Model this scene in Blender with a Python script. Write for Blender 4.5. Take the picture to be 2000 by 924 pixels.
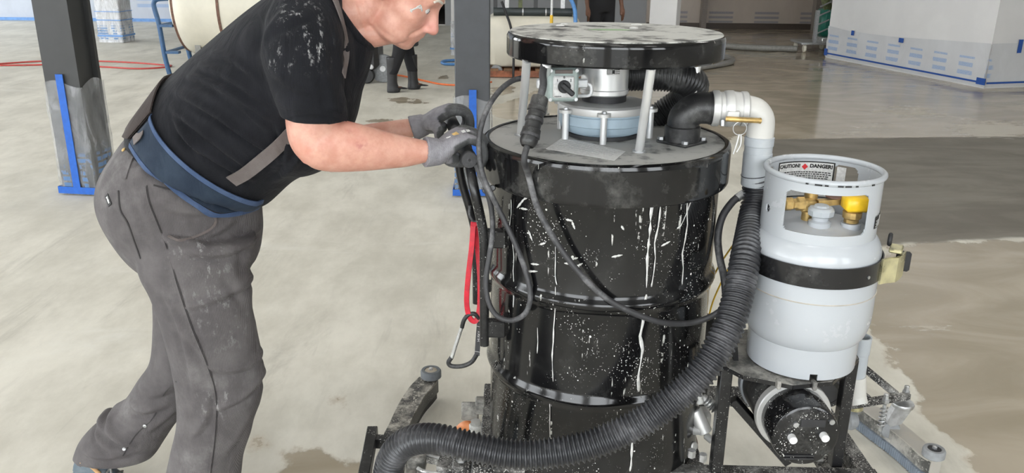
import bpy, bmesh, math, random
import numpy as np
from mathutils import Matrix, Vector
for o in list(bpy.data.objects): bpy.data.objects.remove(o)
random.seed(7); rng = np.random.default_rng(7)
scene = bpy.context.scene
COL = scene.collection
pi = math.pi
# ---------------------------------------------------------------- camera
F = 1650.0; TH = math.radians(19.0); RO = math.radians(0.6); HC = 1.6
_r = np.array([1.0, 0, 0]); _u = np.array([0, math.sin(TH), math.cos(TH)]); FW = np.array([0, math.cos(TH), -math.sin(TH)])
RT = _r*math.cos(RO) + _u*math.sin(RO); UP = _u*math.cos(RO) - _r*math.sin(RO)
cam_d = bpy.data.cameras.new('camera'); cam = bpy.data.objects.new('camera', cam_d); COL.objects.link(cam)
cam_d.sensor_width = 36.0; cam_d.lens = 36.0*F/2000.0; cam_d.clip_start = 0.05; cam_d.clip_end = 200
m = Matrix.Identity(4)
for i in range(3):
    m[i][0] = RT[i]; m[i][1] = UP[i]; m[i][2] = -FW[i]
m[2][3] = HC
cam.matrix_world = m
scene.camera = cam
# ---------------------------------------------------------------- world, exposure
world = bpy.data.worlds.new('sky'); scene.world = world; world.use_nodes = True
bg = world.node_tree.nodes['Background']; bg.inputs[0].default_value = (0.93, 0.97, 1.0, 1); bg.inputs[1].default_value = 5.6
scene.view_settings.view_transform = 'Standard'; scene.view_settings.look = 'None'
scene.view_settings.gamma = 1.0; scene.view_settings.use_curve_mapping = False
scene.view_settings.exposure = 0.52
LAMP_W = 9.0            # strength of the ceiling lamp diffusers
# ---------------------------------------------------------------- placing helpers
def ray(px, py): return RT*(px-1000)/F - UP*(py-462)/F + FW
def P(px, py, Y):
    d = ray(px, py); return d*Y/d[1] + np.array([0, 0, HC])
def PZ(px, py, z):
    d = ray(px, py); return d*(z-HC)/d[2] + np.array([0, 0, HC])
# ---------------------------------------------------------------- mesh helpers
def V(*a): return np.array(a, float)
def nrm(v): v = np.asarray(v, float); return v/max(np.linalg.norm(v), 1e-12)
def frame(d, up=(0, 0, 1)):
    d = nrm(d); up = np.asarray(up, float)
    if abs(d@nrm(up)) > 0.98: up = V(1, 0, 0) if abs(d[0]) < .9 else V(0, 1, 0)
    s = nrm(np.cross(up, d)); t = np.cross(d, s); return s, t, d
def crom(pts, n):
    """Catmull-Rom through the rows of pts, n samples per span"""
    p = np.asarray(pts, float); p = np.vstack([2*p[0]-p[1], p, 2*p[-1]-p[-2]]); out = []
    for i in range(1, len(p)-2):
        t = np.linspace(0, 1, n, endpoint=False)[:, None]
        a, b, c, d = p[i-1], p[i], p[i+1], p[i+2]
        out.append(.5*(2*b + (c-a)*t + (2*a-5*b+4*c-d)*t**2 + (3*b-a-3*c+d)*t**3))
    out.append(p[-2][None]); return np.vstack(out)
def resample(p, step):
    d = np.r_[0, np.cumsum(np.linalg.norm(np.diff(p, axis=0), axis=1))]
    n = max(2, int(d[-1]/step)+1); s = np.linspace(0, d[-1], n)
    return np.stack([np.interp(s, d, p[:, k]) for k in range(p.shape[1])], 1), s
class MB:
    def __init__(s): s.v = []; s.f = []
    def add(s, vs, fs):
        o = len(s.v); s.v.extend([tuple(map(float, x)) for x in vs]); s.f.extend([tuple(int(i)+o for i in f) for f in fs]); return s
    def box(s, c, size, R=None, bev=0.0):
        h = np.asarray(size, float)/2; R = np.eye(3) if R is None else np.asarray(R); c = np.asarray(c, float)
        b = min(bev, .45*2*h.min())
        if b <= 0:
            vs = [c+R@(h*V(x, y, z)) for x in (-1, 1) for y in (-1, 1) for z in (-1, 1)]
            return s.add(vs, [(0, 1, 3, 2), (4, 6, 7, 5), (0, 4, 5, 1), (2, 3, 7, 6), (0, 2, 6, 4), (1, 5, 7, 3)])
        vs = []; idx = {}
        for x in (-1, 1):
            for y in (-1, 1):
                for z in (-1, 1):
                    for ax in range(3):
                        q = h*V(x, y, z); 
                        for k in range(3):
                            if k != ax: q[k] -= b*(x, y, z)[k]
                        idx[(x, y, z, ax)] = len(vs); vs.append(c+R@q)
        fs = []
        for ax in range(3):
            o = [k for k in range(3) if k != ax]
            for sg in (-1, 1):
                l = []
                for (a, d) in ((-1, -1), (1, -1), (1, 1), (-1, 1)):
                    q = [0, 0, 0]; q[ax] = sg; q[o[0]] = a; q[o[1]] = d; l.append(idx[(*q, ax)])
                fs.append(l)
            for a in (-1, 1):
                for d in (-1, 1):
                    q0 = [0, 0, 0]; q1 = [0, 0, 0]; q0[ax] = -1; q1[ax] = 1
                    for q in (q0, q1): q[o[0]] = a; q[o[1]] = d
                    fs.append([idx[(*q0, o[0])], idx[(*q1, o[0])], idx[(*q1, o[1])], idx[(*q0, o[1])]])
        for x in (-1, 1):
            for y in (-1, 1):
                for z in (-1, 1): fs.append([idx[(x, y, z, k)] for k in range(3)])
        return s.add(vs, fs)
    def bar(s, p0, p1, w, h, up=(0, 0, 1), bev=0.0, ext=0.0):
        p0 = np.asarray(p0, float); p1 = np.asarray(p1, float); a, b, d = frame(p1-p0, up)
        return s.box((p0+p1)/2, (w, h, np.linalg.norm(p1-p0)+2*ext), np.stack([a, b, d], 1), bev)
    def rings(s, rr, caps=True, closed=False):
        rr = np.asarray(rr); k, n = rr.shape[:2]; fs = []
        for i in range(k if closed else k-1):
            j = (i+1) % k
            for q in range(n): fs.append((i*n+q, i*n+(q+1) % n, j*n+(q+1) % n, j*n+q))
        if caps and not closed:
            fs.append(tuple(range(n-1, -1, -1))); fs.append(tuple((k-1)*n+q for q in range(n)))
        return s.add(rr.reshape(-1, 3), fs)
    def cyl(s, p0, p1, r0, r1=None, n=24, caps=True, bev=0.0):
        p0 = np.asarray(p0, float); p1 = np.asarray(p1, float); r1 = r0 if r1 is None else r1
        a, b, d = frame(p1-p0); t = np.arange(n)*2*pi/n; L = np.linalg.norm(p1-p0)
        u = np.cos(t)[:, None]*a + np.sin(t)[:, None]*b
        rr = [(p0, r0), (p1, r1)] if not bev else [(p0, r0-bev), (p0+d*bev, r0), (p1-d*bev, r1), (p1, r1-bev)]
        return s.rings([c+u*r for c, r in rr], caps)
    def tube(s, pts, r, n=12, closed=False, caps=True, up=None):
        pts = np.asarray(pts, float); k = len(pts); r = np.broadcast_to(np.asarray(r, float), (k,))
        tg = np.gradient(pts, axis=0) if not closed else np.roll(pts, -1, 0)-np.roll(pts, 1, 0)
        tg /= np.linalg.norm(tg, axis=1)[:, None]+1e-12
        a, b, d = frame(tg[0], (0, 0, 1) if up is None else up); t = np.arange(n)*2*pi/n; rr = []
        for i in range(k):
            a = nrm(a-tg[i]*(a@tg[i])); b = np.cross(tg[i], a)
            rr.append(pts[i]+r[i]*(np.cos(t)[:, None]*a+np.sin(t)[:, None]*b))
        return s.rings(rr, caps, closed)
    def ribbon(s, pts, nor, w, th):
        """strap: pts path, nor outward normals, width w, thickness th"""
        pts = np.asarray(pts, float); nor = np.asarray(nor, float); tg = np.gradient(pts, axis=0); rr = []
        w = np.broadcast_to(np.asarray(w, float), (len(pts),))
        for p, nn, t, ww in zip(pts, nor, tg, w):
            nn = nrm(nn-nrm(t)*(nn@nrm(t))); b = np.cross(nrm(t), nn)
            rr.append([p-b*ww/2, p+b*ww/2, p+b*ww/2+nn*th, p-b*ww/2+nn*th])
        return s.rings(rr)
    def lathe(s, prof, c=(0, 0, 0), axis=(0, 0, 1), n=48, closed=False, up=(0, 1, 0)):
        a, b, d = frame(axis, up); t = np.arange(n)*2*pi/n; u = np.cos(t)[:, None]*a + np.sin(t)[:, None]*b; c = np.asarray(c, float)
        return s.rings([c+d*z+u*max(r, 1e-5) for r, z in prof], True, closed)
    def ell(s, c, r, n=20, R=None):
        R = np.eye(3) if R is None else R; th = np.linspace(0, pi, n//2+1); t = np.arange(n)*2*pi/n; rr = []
        for q in th:
            ring = np.stack([np.cos(t)*max(math.sin(q), 1e-3), np.sin(t)*max(math.sin(q), 1e-3), np.full(n, -math.cos(q))], 1)*np.asarray(r)
            rr.append(np.asarray(c)+ring@R.T)
        return s.rings(rr)
    def prism(s, poly, o, ex, ey, ez, th):
        """polygon in the plane (o, ex, ey), extruded th along ez"""
        o = np.asarray(o, float); ex, ey, ez = map(lambda q: np.asarray(q, float), (ex, ey, ez)); n = len(poly)
        vs = [o+ex*x+ey*y for x, y in poly]+[o+ex*x+ey*y+ez*th for x, y in poly]
        fs = [tuple(range(n-1, -1, -1)), tuple(range(n, 2*n))]+[(i, (i+1) % n, n+(i+1) % n, n+i) for i in range(n)]
        return s.add(vs, fs)
    def mesh(s, name):
        me = bpy.data.meshes.new(name); me.from_pydata(s.v, [], s.f); me.update()
        bm = bmesh.new(); bm.from_mesh(me); bmesh.ops.recalc_face_normals(bm, faces=bm.faces); bm.to_mesh(me); bm.free(); return me
    def build(s, name, mat, parent=None, smooth=38, label=None):
        return link(name, s.mesh(name), mat, parent, smooth, label)
def link(name, me, mat, parent=None, smooth=38, label=None):
    if smooth:
        me.polygons.foreach_set('use_smooth', np.ones(len(me.polygons), bool))
        if smooth < 180: me.set_sharp_from_angle(angle=math.radians(smooth))
    if mat is not None: me.materials.append(mat)
    o = bpy.data.objects.new(name, me); COL.objects.link(o)
    if parent is not None: attach(o, parent)
    if label: o['label'] = label
    return o
def attach(o, parent):
    o.parent = parent; o.matrix_parent_inverse = Matrix.Translation(-Vector(BASE.get(parent.name, (0, 0, 0))))
BASE = {}
def thing(name, label, cat, loc=(0, 0, 0), group=None):
    o = bpy.data.objects.new(name, None); COL.objects.link(o); o.empty_display_size = .1
    o.location = tuple(map(float, loc)); BASE[o.name] = tuple(map(float, loc)); return tag(o, label, cat, group)
def tag(o, label, cat, group=None):
    o['label'] = label; o['category'] = cat
    if group: o['group'] = group
    return o
def struct(o, label=None):
    o['kind'] = 'structure'
    if label: o['label'] = label
    return o
def evaluated(me, mods):
    """run modifiers (type, settings) on a mesh and return the new mesh"""
    t = bpy.data.objects.new('tmp', me); COL.objects.link(t)
    for ty, st in mods:
        md = t.modifiers.new(ty, ty)
        for k, v in st.items(): setattr(md, k, v)
    dg = bpy.context.evaluated_depsgraph_get(); dg.update()
    r = bpy.data.meshes.new_from_object(t.evaluated_get(dg)); bpy.data.objects.remove(t); return r
def remesh(me, vox, smooth=4):
    return evaluated(me, [('REMESH', dict(mode='VOXEL', voxel_size=vox)), ('SMOOTH', dict(factor=.5, iterations=smooth))])
def cos_of(me):
    a = np.empty(len(me.vertices)*3); me.vertices.foreach_get('co', a); return a.reshape(-1, 3)
def nor_of(me):
    a = np.empty(len(me.vertices)*3); me.vertex_normals.foreach_get('vector', a); return a.reshape(-1, 3)
def set_co(me, c): me.vertices.foreach_set('co', c.ravel()); me.update()
def attr(me, name, val):
    a = me.attributes.new(name, 'FLOAT', 'POINT'); a.data.foreach_set('value', np.asarray(val, np.float32))
def text_mesh(txt, size, o, ex, ey, name='lettering', bold=0.0):
    cu = bpy.data.curves.new('t', 'FONT'); cu.body = txt; cu.size = size; cu.align_x = 'CENTER'; cu.align_y = 'CENTER'; cu.offset = bold; cu.resolution_u = 3
    t = bpy.data.objects.new('t', cu); COL.objects.link(t); dg = bpy.context.evaluated_depsgraph_get(); dg.update()
    me = bpy.data.meshes.new_from_object(t.evaluated_get(dg)); bpy.data.objects.remove(t)
    c = cos_of(me); c = np.asarray(o)+c[:, :1]*np.asarray(ex)+c[:, 1:2]*np.asarray(ey); set_co(me, c); me.name = name; return me
# ---------------------------------------------------------------- material helpers
class NT:
    def __init__(s, name):
        s.m = bpy.data.materials.new(name); s.m.use_nodes = True; s.t = s.m.node_tree; s.b = s.t.nodes['Principled BSDF']
        s.tc = s.t.nodes.new('ShaderNodeTexCoord')
    def n(s, ty, **kw):
        x = s.t.nodes.new(ty)
        for k, v in kw.items():
            if k.startswith('_'): setattr(x, k[1:], v)
            else: s.i(x, k, v)
        return x
    def i(s, x, key, v):
        k = x.inputs[int(key[1:])] if (key[0] == 'i' and key[1:].isdigit()) else x.inputs[key.replace('__', ' ')]
        if isinstance(v, bpy.types.NodeSocket): s.t.links.new(v, k)
        else:
            if k.type == 'RGBA' and len(v) == 3: v = (*v, 1)
            k.default_value = v
    def co(s, sx=1, sy=1, sz=1, kind='Object'):
        mp = s.n('ShaderNodeMapping', i3=(sx, sy, sz)); s.t.links.new(s.tc.outputs[kind], mp.inputs[0]); return mp.outputs[0]
    def noise(s, scale, vec=None, detail=4, rough=.55, dist=0.0):
        x = s.n('ShaderNodeTexNoise', Scale=scale, Detail=detail, Roughness=rough, Distortion=dist)
        s.t.links.new(vec if vec is not None else s.tc.outputs['Object'], x.inputs['Vector']); return x.outputs[0]
    def vor(s, scale, vec=None, rnd=1.0):
        x = s.n('ShaderNodeTexVoronoi', Scale=scale, Randomness=rnd)
        s.t.links.new(vec if vec is not None else s.tc.outputs['Object'], x.inputs['Vector']); return x
    def ramp(s, v, a, b, c0=0.0, c1=1.0):
        x = s.n('ShaderNodeMapRange', i0=v, i1=a, i2=b, i3=c0, i4=c1); x.interpolation_type = 'SMOOTHSTEP'; return x.outputs[0]
    def math(s, op, a, b=0.0, c=0.0):
        x = s.n('ShaderNodeMath', _operation=op, i0=a, i1=b, i2=c); return x.outputs[0]
    def mix(s, f, a, b):
        x = s.t.nodes.new('ShaderNodeMix'); x.data_type = 'RGBA'
        for k, v in ((0, f), (6, a), (7, b)):
            if isinstance(v, bpy.types.NodeSocket): s.t.links.new(v, x.inputs[k])
            else: x.inputs[k].default_value = (*v, 1) if isinstance(v, tuple) and len(v) == 3 else v
        return x.outputs[2]
    def fmix(s, f, a, b):
        x = s.t.nodes.new('ShaderNodeMix'); x.data_type = 'FLOAT'
        for k, v in ((0, f), (2, a), (3, b)):
            if isinstance(v, bpy.types.NodeSocket): s.t.links.new(v, x.inputs[k])
            else: x.inputs[k].default_value = v
        return x.outputs[0]
    def at(s, name):
        x = s.t.nodes.new('ShaderNodeAttribute'); x.attribute_name = name; return x.outputs['Fac']
    def xyz(s, kind='Object'):
        x = s.t.nodes.new('ShaderNodeSeparateXYZ'); s.t.links.new(s.tc.outputs[kind], x.inputs[0]); return x.outputs
    def blob(s, c, r):
        """1 at the point c falling to 0 at distance r"""
        x = s.n('ShaderNodeVectorMath', _operation='DISTANCE', i1=tuple(map(float, c))); s.t.links.new(s.tc.outputs['Object'], x.inputs[0])
        return s.ramp(x.outputs['Value'], r, 0.0)
    def bump(s, h, strength=.3, dist=.01):
        x = s.n('ShaderNodeBump', Strength=strength, Distance=dist, Height=h); s.t.links.new(x.outputs[0], s.b.inputs['Normal'])
    def set(s, **kw):
        for k, v in kw.items(): s.i(s.b, k, v)
        return s.m
def plain(name, c, rough=.5, metal=0.0, var=.12, sc=30, bump=0.0, **kw):
    t = NT(name); nz = t.noise(sc, detail=5); c = tuple(c)
    a = tuple(x*(1-var) for x in c); b = tuple(min(1, x*(1+var)) for x in c)
    t.set(Base__Color=t.mix(t.ramp(nz, .3, .7), a, b), Roughness=t.ramp(nz, .2, .8, max(0.02, rough-.08), min(1, rough+.08)), Metallic=metal)
    if bump: t.bump(nz, bump, .004)
    for k, v in kw.items(): t.i(t.b, k, v)
    return t.m
def splat(name, c, rough, dots=.5, drips=.3, dust=.3, dcol=(.72, .72, .68), dscale=90, metal=0.0, coat=0.0, grit=0.0, cover=0.0):
    """painted metal with dried white slurry: round specks, vertical runs and thin dusty film"""
    t = NT(name); big = t.noise(7, detail=4)
    v1 = t.vor(dscale); v2 = t.vor(dscale*2.3); gate = t.noise(dscale*.35, detail=2)
    rad = t.ramp(big, .35, .75, .02, .02+.55*dots)
    s1 = t.math('LESS_THAN', v1.outputs['Distance'], t.math('MULTIPLY', rad, t.ramp(gate, .5, .72)))
    s2 = t.math('LESS_THAN', v2.outputs['Distance'], t.math('MULTIPLY', rad, t.ramp(gate, .66, .42)))
    st = t.co(1, 1, .06); dr = t.noise(75, st, detail=2); br = t.noise(60, detail=3)
    dd = t.math('MULTIPLY', t.ramp(dr, .70-.06*drips, .73-.06*drips), t.ramp(br, .5, .6)) if drips else 0.0
    fac = t.math('MAXIMUM', t.math('MAXIMUM', s1, t.math('MULTIPLY', s2, .8)), t.math('MULTIPLY', dd, .75) if drips else 0.0)
    film = t.math('MULTIPLY', t.ramp(t.noise(11, detail=8, rough=.7), .48-cover, .8-1.8*cover), dust)
    fac = t.math('MAXIMUM', fac, film)
    if grit:
        gr = t.math('MULTIPLY', t.ramp(t.noise(240, detail=1), .73-.13*grit, .75-.13*grit), t.ramp(t.noise(16, detail=3), .62-.3*grit, .72-.3*grit)); fac = t.math('MAXIMUM', fac, t.math('MULTIPLY', gr, .9))
    t.set(Base__Color=t.mix(fac, tuple(c), dcol), Roughness=t.fmix(fac, rough, .8), Metallic=t.fmix(fac, metal, 0.0), Coat__Weight=coat)
    t.bump(fac, .25, .002); return t.m
def fabric(name, c, c2, weave=900, dust=0.0, marks=(), bump=.25, wrinkle=.55):
    t = NT(name); nz = t.noise(14, detail=6, rough=.6); col = t.mix(t.ramp(nz, .35, .7), tuple(c), tuple(c2))
    if dust:
        d = t.ramp(t.noise(6, t.co(1, 1, .7), detail=9, rough=.72), .5, .85, 0, dust); col = t.mix(d, col, (.5, .49, .48))
    for cc, r, amt in marks:
        k = t.math('MULTIPLY', t.blob(cc, r), t.ramp(t.noise(60, t.co(1, 1, .45), detail=6, rough=.75), .54, .66, 0, amt)); col = t.mix(k, col, (.66, .66, .66))
    w = t.n('ShaderNodeTexWave', Scale=weave/6, Distortion=1.5); t.t.links.new(t.tc.outputs['Object'], w.inputs[0])
    t.bump(t.math('ADD', w.outputs['Fac'], t.noise(weave, detail=2)), bump, .0012)
    wr = t.noise(11, t.co(1, 1, .6), detail=3, rough=.5, dist=1.6); wb = t.n('ShaderNodeBump', Strength=wrinkle, Distance=.012, Height=wr)
    last = [n_ for n_ in t.t.nodes if n_.bl_idname == 'ShaderNodeBump' and n_ != wb][-1]; t.t.links.new(wb.outputs[0], last.inputs['Normal'])
    return t.set(Base__Color=col, Roughness=.85, Sheen__Weight=.03, Sheen__Roughness=.5, Specular__IOR__Level=.25)
# ================================================================ the hall
def sd_poly(pts, poly):
    p = np.asarray(poly, float); n = len(p); d = np.full(len(pts), 1e9); ins = np.zeros(len(pts), bool)
    for i in range(n):
        a, b = p[i], p[(i+1) % n]; e = b-a; w = pts-a
        t = np.clip((w@e)/(e@e), 0, 1); d = np.minimum(d, np.linalg.norm(w-t[:, None]*e, axis=1))
        c = (a[1] > pts[:, 1]) != (b[1] > pts[:, 1])
        ins ^= c & (pts[:, 0] < (b[0]-a[0])*(pts[:, 1]-a[1])/(b[1]-a[1]+1e-12)+a[0])
    return np.where(ins, d, -d)
def floor_poly(px): return [PZ(x, y, 0)[:2] for x, y in px]
XL, XR, YF, YB, ZC = -14.0, 12.0, -7.0, 18.2, 6.0
gx = np.unique(np.r_[np.arange(XL, XR+.01, .25), np.arange(-2.5, 3.6, .06)].round(3))
gy = np.unique(np.r_[np.arange(YF, YB+.3, .25), np.arange(1.2, 8, .06)].round(3))
X, Y = np.meshgrid(gx, gy); pts = np.stack([X.ravel(), Y.ravel()], 1)
ny, nx = X.shape; idx = np.arange(ny*nx).reshape(ny, nx)
fq = np.stack([idx[:-1, :-1], idx[:-1, 1:], idx[1:, 1:], idx[1:, :-1]], -1).reshape(-1, 4)
me = bpy.data.meshes.new('floor'); me.from_pydata(np.c_[pts, np.zeros(len(pts))].tolist(), [], fq.tolist()); me.update()
slurry = [[(1672, 600), (1700, 645), (1742, 700), (1788, 765), (1832, 838), (1905, 930), (2300, 1100), (2600, 460), (2000, 466), (1745, 476), (1690, 520)],
          [(1405, 300), (1440, 262), (1490, 275), (2000, 268), (2600, 262), (2300, 150), (1900, 40), (1330, 40), (1180, 95), (1150, 140), (1010, 190), (930, 220), (1000, 235), (1200, 250)]]
pud = [[(528, 870), (600, 868), (640, 885), (720, 905), (745, 960), (640, 985), (520, 960), (535, 905)], [(632, 790), (650, 770), (690, 758), (700, 768), (665, 785), (660, 797)],
       [(742, 193), (790, 190), (850, 196), (835, 203), (770, 201)], [(846, 151), (872, 147), (886, 151), (872, 156), (852, 154)],
       [(700, 235), (750, 231), (790, 228), (770, 238), (720, 240)], [(1700, 702), (1760, 718), (1775, 728), (1720, 714)],
       [(506, 905), (560, 900), (560, 912), (515, 914)], [(955, 170), (1000, 165), (1010, 180), (960, 190)], [(505, 862), (540, 860), (560, 876), (520, 878)]]
wet = np.full(len(pts), -9.0)
for q in slurry+pud: wet = np.maximum(wet, sd_poly(pts, floor_poly(q)))
band = sd_poly(pts, floor_poly([(1470, 285), (1500, 272), (2000, 266), (2600, 260), (2600, 455), (2000, 464), (1745, 476), (1600, 500), (1520, 440)]))
pale = np.full(len(pts), -9.0)
for q in [[(1840, 248), (1900, 232), (2000, 240), (2060, 262), (1960, 276), (1880, 264)], [(1690, 215), (1780, 205), (1870, 228), (1780, 232)], [(1750, 610), (1790, 600), (1830, 640), (1800, 640)], [(1640, 262), (1700, 238), (1730, 245), (1680, 268)]]:
    pale = np.maximum(pale, sd_poly(pts, floor_poly(q)))
attr(me, 'wet', np.clip(wet, -1.5, 1.5)); attr(me, 'band', np.clip(band, -1.5, 1.5)); attr(me, 'pale', np.clip(pale, -1.5, 1.5))
t = NT('polished_concrete')
warp = t.noise(2.2, t.co(1, .5, 1), detail=8, rough=.68)
j = t.math('MULTIPLY_ADD', t.noise(6, t.co(1, .7, 1), detail=5, rough=.6), .30, -.15)
wm = t.ramp(t.math('ADD', t.at('wet'), j), -.012, .03)
bmk = t.ramp(t.math('MULTIPLY_ADD', j, .25, t.at('band')), -.03, .03)
pm = t.ramp(t.math('MULTIPLY_ADD', t.noise(5, t.co(.35, 1.6, 1), detail=9, rough=.75), 1.6, t.math('ADD', t.at('pale'), -.86)), -.05, .2)
strk = t.noise(3.0, t.co(1.6, .35, 1), detail=9, rough=.72, dist=.4); str2 = t.noise(2.0, t.co(.4, 1.5, 1), detail=9, rough=.7, dist=.8)
dry = t.mix(t.ramp(warp, .3, .72), (.51, .488, .42), (.72, .695, .62))
dry = t.mix(t.ramp(strk, .52, .76, 0, .55), dry, (.36, .345, .30))
dry = t.mix(t.ramp(str2, .55, .75, 0, .5), dry, (.74, .73, .68))
fine = t.noise(1.1, t.co(14, 1.2, 1), detail=3); dry = t.mix(t.ramp(fine, .66, .72, 0, .18), dry, (.40, .385, .34))
rip = t.noise(1.7, t.co(.6, 1.2, 1), detail=6, rough=.55, dist=1.4)
wetc = t.mix(t.ramp(rip, .32, .7), (.345, .295, .22), (.47, .41, .325))
grey = t.mix(t.ramp(t.noise(1.6, t.co(.5, 1.6, 1), detail=7, rough=.6, dist=.8), .35, .7), (.165, .15, .127), (.235, .217, .188))
grey = t.mix(t.ramp(str2, .6, .75, 0, .4), grey, (.42, .40, .36))
col = t.mix(wm, dry, wetc); col = t.mix(bmk, col, grey); col = t.mix(pm, col, (.56, .53, .47))
# only the soaked film is glossy; the wrung-out band and the dry slab stay dull
film = t.math('MULTIPLY', wm, t.math('SUBTRACT', 1.0, bmk)); film = t.math('MULTIPLY', film, t.math('SUBTRACT', 1.0, pm))
ro = t.fmix(film, t.ramp(warp, .2, .8, .55, .75), t.ramp(rip, .3, .75, .06, .24))
t.bump(t.math('MULTIPLY', t.math('ADD', rip, t.noise(22, t.co(1, .6, 1), detail=3)), film), .07, .012)
t.set(Base__Color=col, Roughness=ro, Specular__IOR__Level=t.fmix(film, .3, .62))
fl = link('floor', me, t.m, None, 180); struct(fl, 'poured concrete floor, dry and pale on one side, wet and brown on the other')
# ---------------------------------------------------------------- walls, ceiling
def sheeting(name, base, amount, ink=(.18, .33, .62), ax=0, pitch=.62, z0=.12, z1=.42, edge=None):
    """painted wall under thin plastic sheet with rows of blue print near the floor"""
    t = NT(name); x, y, z = t.xyz(); h = (x, y)[ax]
    q = t.math('FRACT', t.math('MULTIPLY', h, 1/pitch)); inx = t.math('MULTIPLY', t.ramp(q, .24, .27), t.ramp(q, .80, .77))
    rows = t.math('FRACT', t.math('MULTIPLY', z, 1/((z1-z0)/2.6))); inr = t.math('MULTIPLY', t.ramp(rows, .25, .32), t.ramp(rows, .85, .75))
    inz = t.math('MULTIPLY', t.ramp(z, z0, z0+.01), t.ramp(z, z1, z1-.01))
    k = t.math('MULTIPLY', t.math('MULTIPLY', inx, inr), t.math('MULTIPLY', inz, t.ramp(t.noise(60, t.co(1, 1, 4)), .3, .6, .3, amount)))
    cr = t.noise(3, t.co(1, 1, .5), detail=6, rough=.6, dist=.7)
    t.set(Base__Color=t.mix(k, t.mix(t.ramp(cr, .35, .7), tuple(c*.93 for c in base), base), ink), Roughness=.35, Specular__IOR__Level=.4)
    t.bump(cr, .35, .03); return t.m
M = {}
M['white_paint'] = plain('white_paint', (.66, .655, .65), .6, var=.03, sc=3)
M['ceiling'] = plain('ceiling_paint', (.55, .55, .54), .8, var=.05, sc=2)
M['shell'] = plain('shell_paint', (.50, .49, .47), .8, var=.05, sc=2)
M['sheet'] = sheeting('clear_sheeting_print', (.60, .63, .68), .8)
M['back_left'] = sheeting('back_wall_sheeting', (.52, .56, .64), .6, z0=.25, z1=.6, pitch=2.1)
M['back_right'] = sheeting('shaded_taupe_sheeting', (.42, .36, .31), .85, ink=(.16, .17, .21), z0=.12, z1=.36, pitch=.95)  # brown-grey tint carries the shade of this poorly lit bay
M['blue_tape'] = plain('blue_masking_tape', (.014, .115, .50), .55, var=.08, sc=40)
M['pale_blue_tape'] = plain('pale_blue_tape', (.16, .33, .66), .5, var=.1, sc=20)
M['navy_tape'] = plain('dark_blue_tape', (.012, .07, .30), .55, var=.1, sc=30)
M['void'] = plain('unlit_room_shade', (.05, .045, .04), .9)  # near-black colour stands in for the missing light in the room
ce = MB().box(((XL+XR)/2, (YF+YB)/2, ZC+.1), (XR-XL, YB-YF, .2)).build('ceiling', M['ceiling'], None, 0); struct(ce)
# back wall: pale sheeted bay, dark doorway, grey bay, sheeted bay with shade worked into its taupe
xd0, xd1 = PZ(700, 42, 0)[0]*YB/PZ(700, 42, 0)[1], -1.45
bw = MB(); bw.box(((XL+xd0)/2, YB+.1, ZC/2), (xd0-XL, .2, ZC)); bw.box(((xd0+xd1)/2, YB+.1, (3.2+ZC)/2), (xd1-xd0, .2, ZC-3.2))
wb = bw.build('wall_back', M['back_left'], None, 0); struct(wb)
xm = 2.75
w2 = MB().box(((xd1+xm)/2, YB+.1, ZC/2), (xm-xd1, .2, ZC)).build('wall_back_middle', plain('grey_wall_paint', (.30, .305, .315), .7, var=.05, sc=2), None, 0); struct(w2)
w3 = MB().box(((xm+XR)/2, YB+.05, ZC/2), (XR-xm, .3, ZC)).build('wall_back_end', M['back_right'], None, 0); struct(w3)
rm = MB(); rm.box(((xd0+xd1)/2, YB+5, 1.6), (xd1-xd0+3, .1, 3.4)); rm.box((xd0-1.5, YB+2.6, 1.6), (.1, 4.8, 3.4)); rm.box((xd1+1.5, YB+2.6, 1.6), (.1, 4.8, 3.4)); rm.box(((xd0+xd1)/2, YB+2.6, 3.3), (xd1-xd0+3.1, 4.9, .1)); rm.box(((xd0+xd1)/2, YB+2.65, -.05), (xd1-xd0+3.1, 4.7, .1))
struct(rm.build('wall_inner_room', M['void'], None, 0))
b = MB(); b.box(((XL+xd0)/2, YB-.012, .05), (xd0-XL, .02, .06)); struct(b.build('trim_back', M['pale_blue_tape'], None, 0), 'blue tape along the foot of the far sheeted wall')
b = MB(); b.box(((xm+XR)/2, YB-.12, .06), (XR-xm, .03, .12)); struct(b.build('baseboard_back', plain('dark_base', (.06, .045, .035), .5), None, 0))
pil = MB()
for i, xx in enumerate((3.9, 6.25)): pil.box((xx, YB-.2, ZC/2), (.16 if i else .1, .25, ZC))
struct(pil.build('trim_back_post', plain('taupe_post', (.17, .145, .125), .6), None, 0))
# side and front shell with open dock doors that let the daylight in
sh = MB(); sh.box((XR+.1, (YF+YB)/2, ZC/2), (.2, YB-YF, ZC)); struct(sh.build('wall_right_far', M['shell'], None, 0))
sh = MB(); sh.box((XL-.1, (YF+YB)/2, (4.6+ZC)/2), (.2, YB-YF, ZC-4.6)); sh.box((XL-.1, (YF+YB)/2, .35), (.2, YB-YF, .7))
for yy in np.arange(YF, YB+.1, 5.04): sh.box((XL-.1, yy, ZC/2), (.2, .9, ZC))
struct(sh.build('wall_left', M['shell'], None, 0))
sh = MB(); sh.box(((XL+XR)/2, YF-.1, (4.7+ZC)/2), (XR-XL, .2, ZC-4.7))
sh.box(((1.5+XR)/2, YF-.1, .6), (XR-1.5, .2, 1.2))
for xx, ww in ((-13, 2), (-7.6, 1.6), (-1.9, 1.2), (1.5, .35), (4.9, 1.8), (11, 3.4)): sh.box((xx, YF-.1, ZC/2), (ww, .2, ZC))
struct(sh.build('wall_front', M['shell'], None, 0))
gp = MB().box((0, -25, -.15), (120, 36, .2)); gp.box((-40, 8, -.15), (52, 40, .2))
struct(gp.build('ground', plain('yard_asphalt', (.22, .215, .2), .9), None, 0), 'paved yard outside the open dock doors')
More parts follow.
